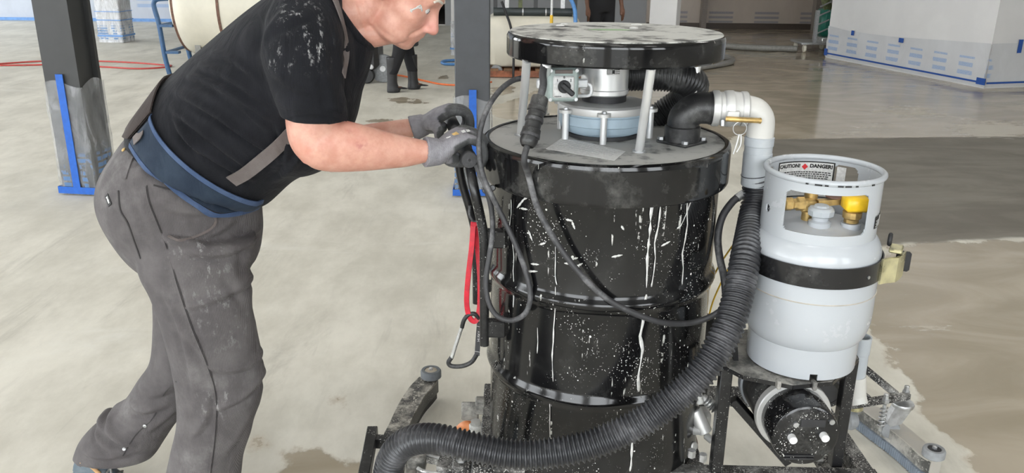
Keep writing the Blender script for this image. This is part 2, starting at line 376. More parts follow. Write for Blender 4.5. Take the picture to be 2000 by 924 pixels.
# ceiling lamps (out of frame, light the hall)
le = NT('lamp_diffuser'); le.set(Base__Color=(.9, .9, .9), Emission__Color=(1, .98, .95), Emission__Strength=LAMP_W)
lh = plain('lamp_housing', (.6, .6, .6), .4)
k = 0
for yy in (-4.0, 0.2, 4.4, 8.8):
    for xx in (-9.0, -4.6, -.2, 4.2):
        k += 1
        L = thing('ceiling_lamp', 'long white ceiling lamp', 'lamp', (xx, yy, ZC), 'ceiling lamps')
        MB().box((xx, yy, ZC-.05), (1.7, .62, .1), bev=.02).build('housing', lh, L); MB().box((xx, yy, ZC-.11), (1.6, .52, .02)).build('diffuser', le.m, L, 0)
# white partition block at the right, skirted with taped plastic sheet
A = PZ(1612, 112, 0)[:2]; Bc = PZ(1921, 173, 0)[:2]; Cc = PZ(2000, 170, 0)[:2]; dAB = nrm(Bc-A); dBC = nrm(Cc-Bc)
poly = [A, Bc, Bc+dBC*4.6, Bc+dBC*4.6+V(0, 3.2), A+V(2.0, 1.0)]
wr = MB().prism(poly, (0, 0, 0), (1, 0, 0), (0, 1, 0), (0, 0, 1), ZC).build('wall_right', M['white_paint'], None, 0); struct(wr, 'white partition wall skirted with taped plastic sheet')
def wall_sheet(p0, d, L, heights, off=.012, seed=0):
    n = 60; nn = V(d[1], -d[0]); u = np.linspace(0, L, n); r = np.random.default_rng(seed)
    hz = np.interp(u, *zip(*heights)); vs = []; fs = []
    rows = 8
    for i, uu in enumerate(u):
        for jx in range(rows+1):
            z = .02+(hz[i]-.02)*jx/rows; w = off+.010*math.sin(uu*4+jx*.9)*(jx/rows)*(1-.6*jx/rows)+.006*math.sin(uu*11+jx*2)
            q = p0+d*uu+nn*max(w, .004); vs.append((q[0], q[1], z))
    for i in range(n-1):
        for jx in range(rows): a = i*(rows+1)+jx; fs.append((a, a+rows+1, a+rows+2, a+1))
    mb = MB(); mb.add(vs, fs); return mb
Ls = np.linalg.norm(Bc-A)
def hz_at(px, py, p0, d):   # height of a wall pixel
    r_ = ray(px, py); nn = V(d[1], -d[0]); tt = (p0@nn)/(r_[:2]@nn); return HC+r_[2]*tt
hl = hz_at(1617, 50, A, dAB); hr = hz_at(1945, 86, A, dAB)
sheet_m = sheeting('skirt_sheet_print', (.575, .585, .60), .75, ink=(.20, .33, .58), ax=1, pitch=.42, z0=.1, z1=.36)
wall_sheet(A, dAB, Ls, [(0, hl), (Ls*.18, hl*.93), (Ls*.45, hl*.95), (Ls, hr)], seed=2).build('plastic_skirt', sheet_m, wr, 180, 'clear printed plastic sheet taped over the foot of the wall')
wall_sheet(Bc, dBC, 4.5, [(0, hr), (4.5, hr*1.02)], seed=3).build('plastic_skirt', sheet_m, wr, 180)
def strip(p0, d, L, z, hgt, name='tape_strip', th=.004, off=.014, par=None, mat='blue_tape'):
    nn = V(d[1], -d[0]); a = p0+nn*off; c = a+d*L/2
    return MB().box((c[0], c[1], z), (L, th, hgt), np.stack([V(d[0], d[1], 0), V(-nn[0], -nn[1], 0), V(0, 0, 1)], 1)).build(name, M[mat], par, 0)
strip(A, dAB, Ls, .072, .022, par=wr, off=.03, mat='navy_tape'); strip(Bc, dBC, 4.5, .068, .022, par=wr, off=.03, mat='navy_tape')
for (px, py, w, hh) in ((1666, 64, .06, .07), (1759, 78, .09, .06)):
    nn = V(dAB[1], -dAB[0]); r_ = ray(px, py); q = (r_*((A@nn)/(r_[:2]@nn)))[:2]; strip(q, dAB, w, hz_at(px, py, A, dAB), hh, par=wr, mat='navy_tape', off=.03)
nn = V(dBC[1], -dBC[0]); r_ = ray(1985, 90); q = (r_*((Bc@nn)/(r_[:2]@nn)))[:2]; strip(q, dBC, .06, HC+r_[2]*((Bc@nn)/(r_[:2]@nn)), .16, par=wr, mat='navy_tape', off=.03)
strip(Bc-dAB*.10, dAB, .14, .085, .08, par=wr, off=.034, mat='navy_tape'); strip(A, dAB, .07, .09, .1, par=wr, off=.034, mat='navy_tape')
# ---------------------------------------------------------------- columns
M['black_paint'] = plain('charcoal_column_paint', (.036, .037, .038), .42, var=.12, sc=8)
M['grey_col'] = plain('slate_column_paint', (.062, .066, .074), .5, var=.1, sc=9)
def film_mat(name, tint=(.75, .77, .8), op=.3, bmp=.9):
    t = NT(name); cr = t.noise(9, t.co(1, 1, .35), detail=7, rough=.7, dist=1.0); x, y, z = t.xyz()
    rows = t.math('FRACT', t.math('MULTIPLY', z, 24.0)); pr = t.math('MULTIPLY', t.ramp(rows, .3, .4), t.math('MULTIPLY', t.ramp(z, .03, .06), t.ramp(z, .36, .22)))
    pr = t.math('MULTIPLY', pr, t.ramp(t.noise(16, t.co(1, 1, .2)), .46, .56))
    al = t.ramp(cr, .3, .75, op*.45, min(1, op*2.0)); al = t.math('MAXIMUM', al, t.math('MULTIPLY', pr, .75))
    t.bump(cr, bmp, .02)
    return t.set(Base__Color=t.mix(pr, tint, (.16, .3, .55)), Alpha=al, Roughness=.22)
M['film'] = film_mat('thin_clear_film', op=.22); M['film_white'] = film_mat('thin_white_film', (.78, .8, .84), .5, .15)
def column(label, corner, ang, w, d, mat, wrap_h, film, tapes, H=ZC, flange=False, cat='column'):
    """corner = front-left foot; ang = turn of the front face"""
    e = V(math.cos(ang), math.sin(ang), 0); n_ = V(math.sin(ang), -math.cos(ang), 0); o = V(corner[0], corner[1], 0); z = V(0, 0, 1)
    root = thing('steel_column', label, cat, o+e*w/2-n_*d/2)
    R = np.stack([e, -n_, z], 1)
    sh = MB()
    if flange:
        tf = .03; sh.box(o+e*w/2-n_*tf/2+z*H/2, (w, tf, H), R); sh.box(o+e*w/2-n_*(d-tf/2)+z*H/2, (w, tf, H), R); sh.box(o+e*w*.5-n_*d/2+z*H/2, (.72*w, d-2*tf, H), R)
    else: sh.box(o+e*w/2-n_*d/2+z*H/2, (w, d, H), R, bev=.006)
    sh.build('shaft', mat, root, 30)
    if wrap_h:
        g = .008; c = [o-e*g+n_*g, o+e*(w+g)+n_*g, o+e*(w+g)-n_*(d+g), o-e*g-n_*(d+g)]
        mb = MB(); vs = []; fs = []; NS = 10; NZ = 12; ring = []
        for a in range(4):
            for k in range(NS): ring.append((c[a]+(c[(a+1) % 4]-c[a])*k/NS, a))
        for jz in range(NZ+1):
            for i_, (q, a) in enumerate(ring):
                out = [n_, e, -n_, -e][a]; wv = .007*math.sin(i_*1.7+jz*.8)+.005*math.sin(i_*.6-jz*1.9)
                vs.append(q+out*max(0.0, wv)+z*(wrap_h*jz/NZ*(1+.03*math.sin(i_*.5))+.004))
        nr = len(ring)
        for jz in range(NZ):
            for i_ in range(nr): fs.append((jz*nr+i_, jz*nr+(i_+1) % nr, (jz+1)*nr+(i_+1) % nr, (jz+1)*nr+i_))
        mb.add(vs, fs); mb.build('plastic_wrap', film, root, 180)
    for (u, z0, z1, tw) in tapes.get('v', []):
        MB().box(o+e*u+n_*.019+z*(z0+z1)/2, (tw, .004, z1-z0), R).build('tape_strip', M['blue_tape'], root, 0)
    for (z0, z1) in tapes.get('h', []):
        g = .02; mb = MB()
        mb.box(o+e*w/2+n_*g+z*(z0+z1)/2, (w+2*g, .004, z1-z0), R); mb.box(o+e*(w+g)-n_*d/2+z*(z0+z1)/2, (.004, d+2*g, z1-z0), R); mb.box(o-e*g-n_*d/2+z*(z0+z1)/2, (.004, d+2*g, z1-z0), R)
        mb.build('tape_band', M[tapes.get('m', 'blue_tape')], root, 0)
    return root
cl = PZ(125, 379, 0)
column('black steel column with a tall blue tape strip behind the bending worker', cl[:2], -.12, .235, .24, M['black_paint'], .735, M['film'], {'v': [(.115, .02, .80, .05)], 'h': [(.012, .058)]}, flange=True)
cm = PZ(891, 384, 0)
column('dark grey steel column behind the gloved hands', cm[:2], .02, .226, .23, M['grey_col'], .66, M['film'], {'v': [(.115, .02, .72, .048)], 'h': [(.012, .055)]})
cw = PZ(196, 83, 0)
column('white column wrapped in taped plastic, between black column and blue cart', cw[:2], -.1, .40, .36, M['white_paint'], 1.0, M['film_white'], {'h': [(.10, .13), (.36, .375), (.5, .51)], 'm': 'pale_blue_tape'})
c2 = PZ(882, 108, 0)
column('white column almost hidden behind the dark grey column', c2[:2], .0, .36, .36, M['white_paint'], .5, M['film_white'], {'h': [(.09, .115)], 'm': 'pale_blue_tape'})
c3 = PZ(1262, 139, 0)
column('white column rising behind the black round disk', c3[:2], -.35, .36, .30, M['white_paint'], 0, None, {})
# ================================================================ things in the background
scene.cycles.max_bounces = 7; scene.cycles.diffuse_bounces = 4; scene.cycles.glossy_bounces = 3; scene.cycles.transmission_bounces = 4; scene.cycles.transparent_max_bounces = 8
scene.cycles.caustics_reflective = False; scene.cycles.caustics_refractive = False
M['cream'] = plain('cream_polyethylene', (.70, .665, .56), .4, var=.06, sc=4)
M['cream_dirty'] = splat('stained_polyethylene', (.66, .62, .51), .45, 0, 0, .5, dcol=(.34, .24, .12))
M['rust'] = plain('rusty_strap', (.16, .085, .06), .7, var=.3, sc=30)
M['blue_tube'] = plain('blue_cart_paint', (.035, .10, .22), .4)
M['steel'] = plain('galvanised_steel', (.52, .53, .54), .38, .85, var=.15, sc=60)
M['alu'] = plain('brushed_aluminium', (.70, .71, .72), .32, .9, var=.1, sc=80)
M['dark_rubber'] = plain('black_rubber', (.022, .022, .024), .55, var=.2, sc=40)
M['dark_metal'] = plain('dark_machine_paint', (.03, .03, .032), .45, var=.2, sc=25)
M['grey_rubber'] = plain('grey_wheel_rubber', (.26, .27, .28), .55, var=.15, sc=40)
M['wood'] = plain('wet_brown_wood', (.20, .10, .045), .6, var=.35, sc=25)
M['orange'] = plain('orange_rubber', (.80, .19, .06), .45)
M['red'] = plain('red_hose_rubber', (.50, .07, .06), .5)
M['blue_hose'] = plain('blue_hose_plastic', (.10, .28, .62), .4)
M['grey_hose'] = plain('grey_hose_plastic', (.24, .235, .22), .4)
M['yellow'] = plain('yellow_plastic', (.85, .52, .03), .4)
M['white_plastic'] = plain('white_plastic', (.75, .76, .77), .4)
M['green'] = plain('green_machine_paint', (.02, .16, .115), .4)
M['moss'] = plain('olive_hose_rubber', (.10, .115, .05), .6, var=.4)
# --- horizontal poly tank with rusty straps on a blue tube cart
bx = PZ(352, 150, 0); ty = bx[1]+.55
xl = P(322, 60, ty)[0]+.22; xr = xl+2.3; zc = .86; rt = .66
tk = thing('poly_tank', 'large cream plastic tank with rusty brown bands behind the worker\'s back', 'tank', ((xl+xr)/2, ty, 0))
prof = [(0.01, 0), (.38, .03), (.55, .10), (.63, .19), (rt, .32), (rt, .6), (rt+.015, .9), (rt, 1.2), (rt, 1.9), (.63, 2.1), (.5, 2.24), (.01, 2.3)]
pc = crom([(r, z) for r, z in prof], 5)
MB().lathe(pc, (xl, ty, zc), (1, 0, 0), 48).build('shell', M['cream'], tk, 60)
for xs in (.14, .72, 1.5):
    rr = np.interp(xs, pc[:, 1], pc[:, 0])
    MB().lathe([(rr-.01, xs-.016), (rr+.012, xs-.016), (rr+.012, xs+.016), (rr-.01, xs+.016)], (xl, ty, zc), (1, 0, 0), 48).build('band', M['rust'], tk)
b = MB()
for xs in (.35, 1.8): b.bar((xl+xs, ty-.55, .13), (xl+xs, ty+.55, .13), .1, .08, bev=.01)
for s in (-1, 1): b.bar((xl+.1, ty+s*.42, .05), (xl+2.2, ty+s*.42, .05), .09, .09, bev=.01); b.bar((xl+.35, ty+s*.42, .15), (xl+.35, ty+s*.42, .42), .07, .07); b.bar((xl+1.8, ty+s*.42, .15), (xl+1.8, ty+s*.42, .42), .07, .07)
b.build('cradle', M['grey_hose'], tk)
# blue tube push frame
pY = ty-.45
ct = thing('tube_cart', 'blue tubular cart frame leaning at the end of the cream tank', 'cart', (xl-.1, pY, 0))
pth = [P(332, 152, pY), P(322, 110, pY), P(311, 50, pY), P(302, 18, pY), P(300, 6, pY), P(306, -1, pY), P(322, -3, pY), P(345, -4, pY)]
pth[0][2] = .02
MB().tube(crom(pth, 8), .03, 14).build('tube_frame', M['blue_tube'], ct)
p2_ = [q+V(0, .8, 0) for q in pth]; MB().tube(crom(p2_, 8), .03, 14).build('tube_frame', M['blue_tube'], ct)
for (x0, y0) in ((316, 50), (328, 102)):
    a = P(x0-2, y0, pY); MB().bar(a, a+V(.16, 0, 0), .09, .03).build('bracket', M['blue_tube'], ct); MB().tube([a, a+V(0, .8, 0)], .02).build('crossbar', M['blue_tube'], ct)
# --- floor hoses and cords
def floor_line(name, label, cat, px, r, mat, zoff=0.0, step=.05, n=8):
    q = np.array([PZ(x, y, r) for x, y in px]); q = crom(q, 14)
    o = MB().tube(q, r, n).build(name, mat, None, 180); return tag(o, label, cat)
floor_line('air_hose', 'thin red hose running straight across the floor, the nearer of two', 'hose', [(-40, 128), (60, 127), (110, 126), (210, 131), (270, 134), (325, 131), (335, 128)], .011, M['red'])
floor_line('air_hose', 'thin red hose bowing behind the nearer red one', 'hose', [(-40, 127), (0, 124.5), (70, 120), (140, 118.5), (210, 120), (270, 123), (335, 128)], .011, M['red'])
floor_line('extension_cord', 'orange cord on the floor beside the rubber boots', 'cord', [(700, 140), (770, 146), (800, 151), (830, 158), (860, 164), (890, 166), (930, 164), (960, 160)], .011, M['orange'])
floor_line('water_hose', 'blue hose loop on the floor left of the dark grey column', 'hose', [(930, 117), (890, 117.5), (868, 119), (863, 122), (870, 125), (892, 125.5), (930, 126)], .02, M['blue_hose'])
floor_line('suction_line', 'thick grey hose lying on the wet floor behind the drum', 'hose', [(1180, 160), (1260, 150), (1320, 140), (1370, 131), (1415, 124), (1430, 118), (1420, 112), (1395, 110)], .045, M['grey_hose'])
floor_line('suction_line', 'long dark hose lying on the wet floor in front of the shaded taupe wall', 'hose', [(1395, 88), (1440, 91.5), (1490, 94), (1530, 95), (1556, 95.5)], .05, M['grey_hose'])
# --- cream tote on pallet, with machine on top
tY = PZ(960, 152, 0)[1]; x0 = P(948, 80, tY)[0]; x1 = P(1136, 80, tY)[0]; zt = P(1040, 33, tY)[2]; zb = P(1040, 132, tY)[2]
tt = thing('cream_tote', 'cream plastic water tote on casters behind the dark grey column', 'tote', ((x0+x1)/2, tY+.45, 0))
sec = []
for zz, g in ((zb, .06), (zb+.03, .02), (zb+.25, 0), (zt-.12, .0), (zt-.04, .03), (zt, .09)):
    c = V((x0+x1)/2, tY+.45, zz); hx = (x1-x0)/2-g; hy = .45-g; t_ = np.arange(40)*2*pi/40; e_ = .28
    sec.append(np.stack([c[0]+hx*np.sign(np.cos(t_))*abs(np.cos(t_))**e_, c[1]+hy*np.sign(np.sin(t_))*abs(np.sin(t_))**e_, np.full(40, zz)], 1))
MB().rings(sec).build('tub', M['cream'], tt, 50)
b = MB()
for k in range(6): b.box((x0+.1+k*.2, tY+.4, zb-.03), (.13, .9, .025))
b.build('pallet_deck', M['wood'], tt, 0)
b = MB()
for s in (.05, .42, .8): b.box(((x0+x1)/2, tY+s, zb-.085), (x1-x0, .08, .08))
b.build('pallet_runner', plain('red_brown_runner', (.30, .105, .05), .6, var=.4, sc=14), tt, 0)
for dx in (.14, 1.02):
    for dy in (.06, .78):
        MB().lathe([(.01, -.025), (.07, -.025), (.08, -.012), (.08, .012), (.07, .025), (.01, .025)], (x0+dx, tY+dy, .08), (0, 1, 0), 24).build('caster', M['grey_rubber'], tt)
# roller machine on the tote
rm_ = thing('roller_stand', 'dark steel roller stand on top of the cream tote', 'stand', ((x0+x1)/2, tY+.3, zt))
MB().cyl((x0+.10, tY+.14, zt+.05), (x1-.12, tY+.14, zt+.05), .05, n=20).build('roller', plain('dark_teal_roller', (.03, .04, .042), .4), rm_)
for k in (.38, .62): MB().cyl((x0+k*(x1-x0), tY+.14, zt+.05), (x0+k*(x1-x0)+.015, tY+.14, zt+.05), .052, n=20).build('collar', M['steel'], rm_)
MB().bar((x0+.05, tY+.2, zt+.30), (x1-.02, tY+.2, zt+.30), .08, .07).build('top_rail', M['dark_metal'], rm_)
MB().bar((x0+.05, tY+.5, zt+.42), (x1-.02, tY+.5, zt+.42), .08, .07).build('top_rail', M['dark_metal'], rm_)
for k, mt in ((.10, 'dark_metal'), (.22, 'white_plastic'), (.36, 'moss'), (.52, 'dark_metal'), (.80, 'white_plastic'), (.93, 'dark_metal')):
    xx = x0+k*(x1-x0); MB().bar((xx, tY+.16, zt+.02), (xx, tY+.18, zt+.30), .08 if mt == 'white_plastic' else .045, .05).build('upright', M[mt], rm_)
for k in (.15, .45, .66):
    xx = x0+k*(x1-x0); MB().tube(crom([(xx, tY+.2, zt+.33), (xx+.1, tY+.15, zt+.42), (xx+.2, tY+.2, zt+.36), (xx+.28, tY+.25, zt+.45)], 6), .03, 10).build('pipe', M['rust' if k > .4 else 'dark_metal'], rm_)
pq = P(1077, 40, tY-.15)
o = MB(); o.cyl(pq+V(0, 0, .06), pq+V(0, .02, 1.3), .014, n=12)
pl = thing('pole', 'white pole with yellow end standing against the cream tote', 'pole', pq)
o.build('shaft', M['white_plastic'], pl); MB().cyl(pq+V(0, 0, -.06), pq+V(0, 0, .065), .02, n=12).build('grip', M['yellow'], pl)
MB().cyl((pq[0], pq[1]-.02, .0), pq+V(0, 0, -.06), .012, n=10).build('foot_rod', M['steel'], pl)
q = [P(1112, -6, tY+.1), P(1118, 5, tY), P(1123, 22, tY-.03), P(1124, 44, tY-.06), P(1128, 100, tY-.08)]; q.append(V(q[-1][0], q[-1][1], .03))
tag(MB().tube(crom(q, 8), .025, 10).build('water_hose', M['blue_hose'], None, 180), 'pale blue hose hanging over the right end of the cream tote', 'hose')
q = [P(980, 3, tY-.05), P(988, 25, tY-.08), P(998, 55, tY-.1), P(1003, 100, tY-.1)]; q.append(V(q[-1][0], q[-1][1], .02))
tag(MB().tube(crom(q, 8), .016, 8).build('electric_cable', M['dark_rubber'], None, 180), 'dark cable hanging down the left of the cream tote', 'cable')
# --- cart with green machine at the corner of the white wall
gY = PZ(1600, 103, 0)[1]; gx0 = P(1566, 92, gY)[0]; gx1 = gx0+.62
gc = thing('equipment_cart', 'grey cart on pale casters carrying a green machine beside the white wall', 'cart', (gx0+.3, gY, 0))
MB().box((gx0+.30, gY+.3, .14), (.62, .6, .04), bev=.01).build('deck', M['steel'], gc)
pa = P(1589, 90, gY+.05); pb = P(1596, 20, gY+.05)
MB().bar((pa[0], gY+.05, .16), (pa[0], gY+.05, pb[2]), .07, .05).build('mast', M['steel'], gc)
for k in range(4): MB().bar((pa[0]+.03, gY+.06, .3+k*.14), (pa[0]+.20, gY+.06, .38+k*.14), .02, .02).build('lattice', M['steel'], gc)
for dx in (.06, .5):
    for dy in (.05, .5): MB().lathe([(.01, -.02), (.055, -.02), (.06, -.01), (.06, .01), (.055, .02), (.01, .02)], (gx0+dx, gY+dy, .06), (1, 0, 0), 20).build('caster', M['cream'], gc)
MB().box((gx0+.52, gY+.3, .46), (.42, .45, .42), bev=.06).build('machine_body', M['green'], gc)
MB().box((gx0+.50, gY+.15, .20), (.40, .4, .09), bev=.01).build('tray', M['alu'], gc)
MB().tube(crom([(gx0+.42, gY+.2, .68), (gx0+.34, gY+.15, .86), (gx0+.44, gY+.2, 1.0), (gx0+.62, gY+.2, 1.05)], 6), .07, 12).build('duct', M['moss'], gc)
MB().ell((gx0+.6, gY+.25, .86), (.15, .15, .14)).build('motor', M['grey_hose'], gc)
# --- low black cart with pale wheels left of the boots
dY = 10.4
d0 = P(735, 150, dY); dl = thing('floor_machine', 'low black floor machine on grey wheels beside the rubber boots', 'machine', (d0[0], dY, 0))
cx_ = d0[0]
MB().lathe([(.01, -.04), (.10, -.045), (.165, -.03), (.172, 0), (.165, .03), (.10, .045), (.01, .04)], (P(748, 120, dY)[0], dY, .17), (0, 1, 0), 32).build('wheel', M['grey_rubber'], dl)
MB().lathe([(.01, -.05), (.035, -.05), (.035, .05), (.01, .05)], (P(748, 120, dY)[0], dY, .17), (0, 1, 0), 20).build('hub', M['white_plastic'], dl)
MB().lathe([(.01, -.04), (.085, -.04), (.1, 0), (.085, .04), (.01, .04)], (P(718, 130, dY)[0], dY-.1, .1), (0, 1, 0), 24).build('caster', M['dark_rubber'], dl)
for xx in (712, 725): MB().ell(P(xx, 131, dY-.16), (.03, .02, .03), 12).build('bolt_cap', M['white_plastic'], dl)
MB().box((cx_-.18, dY+.1, .42), (.46, .5, .5), bev=.05).build('body', M['dark_metal'], dl)
MB().tube(crom([(cx_-.3, dY+.3, .6), (cx_-.45, dY+.4, .9), (cx_-.7, dY+.45, 1.05)], 6), .02, 10).build('handle', M['dark_metal'], dl)
# ---------------------------------------------------------------- figures far behind
def shirt_like(name, secs, mat, par, vox, disp=None, n=28):
    """secs: list of lofts, each a list of (centre, a-axis, b-axis)"""
    mb = MB()
    for L in secs:
        arr = crom(np.array([np.r_[c, a, b] for c, a, b in L], float), 6); t_ = np.arange(n)*2*pi/n
        mb.rings([q[:3]+np.cos(t_)[:, None]*q[3:6]+np.sin(t_)[:, None]*q[6:9] for q in arr])
    me = remesh(mb.mesh('t'), vox, 5); me.name = name
    if disp is not None: c = cos_of(me); set_co(me, c+nor_of(me)*disp(c)[:, None])
    return link(name, me, mat, par, 180)
def ring(c, rx, ry, tilt=0): return (V(*c), V(rx*math.cos(tilt), 0, rx*math.sin(tilt)), V(0, ry, 0))
M['skin_dark'] = plain('brown_skin', (.16, .075, .045), .5, var=.1); M['cloth_black'] = plain('black_cotton', (.012, .012, .014), .9, var=.2, sc=60)
M['apron'] = plain('dark_apron_fabric', (.022, .025, .032), .75, var=.15, sc=30); M['boot'] = plain('black_rubber_boot', (.02, .02, .022), .42, var=.2)
M['hair_dark'] = plain('dark_hair', (.015, .012, .01), .8)
def far_person(label, x, y, facing, apron, rarm_out=0.0, stride=.1):
    """standing figure; facing is the heading of the body"""
    root = thing('person', label, 'person', (x, y, 0)); ca, sa = math.cos(facing), math.sin(facing)
    def W(f, l, z): return V(x+ca*f-sa*l, y+sa*f+ca*l, z)     # forward, left, up
    fx, lx = V(ca, sa, 0), V(-sa, ca, 0)
    def S(f, l, z, rf, rl): return (W(f, l, z), fx*rf, lx*rl)
    # body (one continuous surface)
    L = [[S(0, 0, .90, .11, .16), S(0, 0, 1.05, .10, .14), S(0, 0, 1.25, .12, .17), S(0, 0, 1.42, .10, .18), S(0, 0, 1.47, .06, .10), S(.01, 0, 1.54, .055, .055), S(.02, 0, 1.60, .08, .07), S(.03, 0, 1.70, .10, .078), S(.02, 0, 1.78, .08, .06), S(.02, 0, 1.81, .02, .02)]]
    for s in (-1, 1):
        st = stride*s
        L.append([S(0, s*.09, .95, .085, .085), S(.02+st*.4, s*.09, .5, .06, .06), S(st, s*.09, .12, .04, .04), S(st+.06, s*.09, .05, .09, .04)])
        L.append([S(0, s*.17, 1.42, .06, .05), S(0, s*.21, 1.2, .045, .045), S(.02, s*.24, 1.05, .038, .038), S(.08, s*.25, .86, .028, .028), S(.10, s*.25, .82, .028, .034), S(.11, s*.25, .78, .022, .042), S(.12, s*.25, .74, .02, .038)])
        for k in range(4): L.append([S(.09+.017*k, s*.25, .76, .009, .010), S(.09+.019*k, s*.25, .70, .009, .009), S(.08+.017*k, s*.247, .655+.006*abs(k-1.5), .008, .008)])
        L.append([S(.14, s*.25, .80, .011, .012), S(.165, s*.25, .76, .010, .010), S(.17, s*.25, .72, .009, .009)])
    L.append([S(.12, 0, 1.68, .01, .012), S(.135, 0, 1.66, .012, .014), S(.12, 0, 1.65, .01, .01)])
    shirt_like('body', L, M['skin_dark'], root, .012)
    L = [[S(0, 0, .86, .125, .18), S(0, 0, 1.05, .125, .17), S(0, 0, 1.25, .135, .185), S(0, 0, 1.42, .115, .20), S(0, 0, 1.5, .07, .09)]]
    for s in (-1, 1): L.append([S(0, s*.14, 1.43, .07, .07), S(0, s*.20, 1.3, .068, .066), S(0, s*.225, 1.17, .066, .064)])
    shirt_like('shirt', L, M['cloth_black'], root, .015)
    L = [[S(0, 0, .98, .125, .175), S(0, 0, .85, .13, .18), S(0, 0, .78, .12, .17)]]
    for s in (-1, 1): L.append([S(0, s*.09, .95, .10, .095), S(.02+stride*s*.4, s*.09, .5, .078, .078), S(stride*s, s*.09, .2, .062, .062)])
    shirt_like('trousers', L, M['cloth_black'], root, .014)
    for s in (-1, 1):
        st = stride*s
        shirt_like('boot', [[S(st*.9, s*.09, .40, .072, .068), S(st*.95, s*.09, .28, .064, .06), S(st, s*.09, .12, .058, .052), S(st+.01, s*.09, .03, .075, .055), S(st+.01, s*.09, .0, .075, .055)],
                            [S(st, s*.09, .05, .06, .05), S(st+.08, s*.09, .05, .07, .052), S(st+.15, s*.09, .035, .05, .04)]], M['boot'], root, .010)
    shirt_like('hair', [[S(-.01, 0, 1.66, .06, .07), S(0, 0, 1.74, .10, .084), S(0, 0, 1.80, .085, .066), S(.01, 0, 1.83, .03, .03)]], M['hair_dark'], root, .012)
    if apron:
        sec = [S(.07, 0, 1.35, .08, .15), S(.04, 0, 1.1, .125, .19), S(.02, 0, .9, .15, .205), S(.02, 0, .7, .16, .215), S(.02, 0, .52, .165, .22)]
        t_ = np.linspace(-1.5, 1.5, 26); mb = MB(); arr = crom(np.array([np.r_[c, a, b] for c, a, b in sec]), 5); vs = []; fs = []
        for off in (0, 1):
            for q in arr:
                for k, a in enumerate(t_): vs.append(q[:3]+(1+.03*off)*(math.cos(a)*q[3:6]+math.sin(a)*q[6:9])+fx*.004*math.sin(k*1.1))
        nr, na = len(arr), len(t_)
        for o_ in (0, nr*na):
            for i in range(nr-1):
                for k in range(na-1): a = o_+i*na+k; fs.append((a, a+1, a+na+1, a+na))
        for k in range(na-1): fs.append(((nr-1)*na+k, (nr-1)*na+k+1, nr*na+(nr-1)*na+k+1, nr*na+(nr-1)*na+k))
        mb.add(vs, fs); mb.build('apron', M['apron'], root, 180)
    return root
q = PZ(785, 180, 0); far_person('person in a black apron and tall rubber boots, seen below the worker\'s chin', q[0], q[1]+.1, .25, True, stride=.13)
fp = P(1175, 30, 11.6); r3 = far_person('person in black whose torso and bare arm show above the round disk', fp[0], 11.6, -pi/2+.35, False, stride=.04)
# ================================================================ the drum vacuum
DX, DY = .236, 2.12
def RC(px, py, r, back=False):
    """point on the upright cylinder of radius r round the drum axis seen at a pixel (clamped to its edge)"""
    d = ray(px, py); o = V(-DX, -DY); dd = d[:2]; a = dd@dd; b_ = o@dd; c = o@o-r*r; q = b_*b_-a*c
    t_ = (-b_-math.sqrt(max(q, 0.0)))/a; return d*t_+V(0, 0, HC)
M['drum'] = splat('black_drum_enamel', (.006, .006, .0065), .12, .60, .7, .03, dscale=80, grit=.2)
M['lid_side'] = splat('black_lid_enamel', (.007, .007, .0075), .09, .14, .15, .12, dscale=60)
M['lid_top'] = splat('dusty_lid_enamel', (.02, .02, .021), .3, .3, 0, 1.0, dcol=(.44, .44, .425), dscale=60)
M['disk_top'] = splat('dusty_disk_enamel', (.018, .018, .019), .35, .25, 0, 1.0, dcol=(.50, .50, .475), dscale=40)
# extra dusty film on the flat tops
for k, lo in (('lid_top', .33), ('disk_top', .35)):
    t = M[k].node_tree
    for n_ in t.nodes:
        if n_.bl_idname == 'ShaderNodeMapRange' and abs(n_.inputs[1].default_value-.48) < 1e-4: n_.inputs[1].default_value = lo; n_.inputs[2].default_value = lo+.18
M['alu_dull'] = splat('weathered_aluminium', (.78, .785, .79), .30, .1, 0, .25, metal=.6, dcol=(.75, .75, .73))
M['cast'] = splat('cast_aluminium', (.62, .62, .61), .45, .12, 0, .45, metal=.55, dcol=(.62, .61, .58))
M['black_plastic'] = splat('black_pipe_plastic', (.016, .016, .017), .38, .25, 0, .28, dcol=(.5, .5, .48))
M['blue_grey'] = plain('blue_grey_housing', (.33, .42, .49), .45, var=.08, sc=20)
M['grey_pvc'] = splat('grey_pvc_cuff', (.42, .45, .48), .45, .05, 0, .25)
M['brass'] = plain('worn_brass', (.55, .38, .15), .4, .7, var=.25, sc=40)
M['cable'] = splat('black_cable_rubber', (.035, .035, .038), .5, .1, 0, .7, dcol=(.40, .40, .41))
M['label_white'] = plain('printed_label_stock', (.66, .66, .65), .5, var=.12, sc=160)
M['print_black'] = plain('label_ink_black', (.01, .01, .01), .6); M['print_red'] = plain('label_ink_red', (.7, .03, .04), .5)
M['slurry'] = plain('dried_white_slurry', (.62, .62, .60), .85, var=.15, sc=90, bump=.5)
dr = thing('vacuum_drum', 'large black steel drum with round lid and raised disk, speckled with white slurry', 'drum', (DX, DY, .265))
z0 = .265
R0 = .292
pf = [(.02, z0+.012), (R0-.012, z0+.012), (R0-.010, z0), (R0+.004, z0), (R0+.006, z0+.006), (R0+.004, z0+.014), (R0, z0+.02)]
def bead(zc_, h=.011, wz=.017):
    return [(R0, zc_-wz*1.6), (R0+.003, zc_-wz), (R0+h*.75, zc_-wz*.5), (R0+h, zc_), (R0+h*.75, zc_+wz*.5), (R0+.003, zc_+wz), (R0, zc_+wz*1.6)]
pf += bead(.534)+bead(.797)+[(R0, .95), (R0, 1.05), (R0+.004, 1.06), (R0+.004, 1.12), (.02, 1.12)]
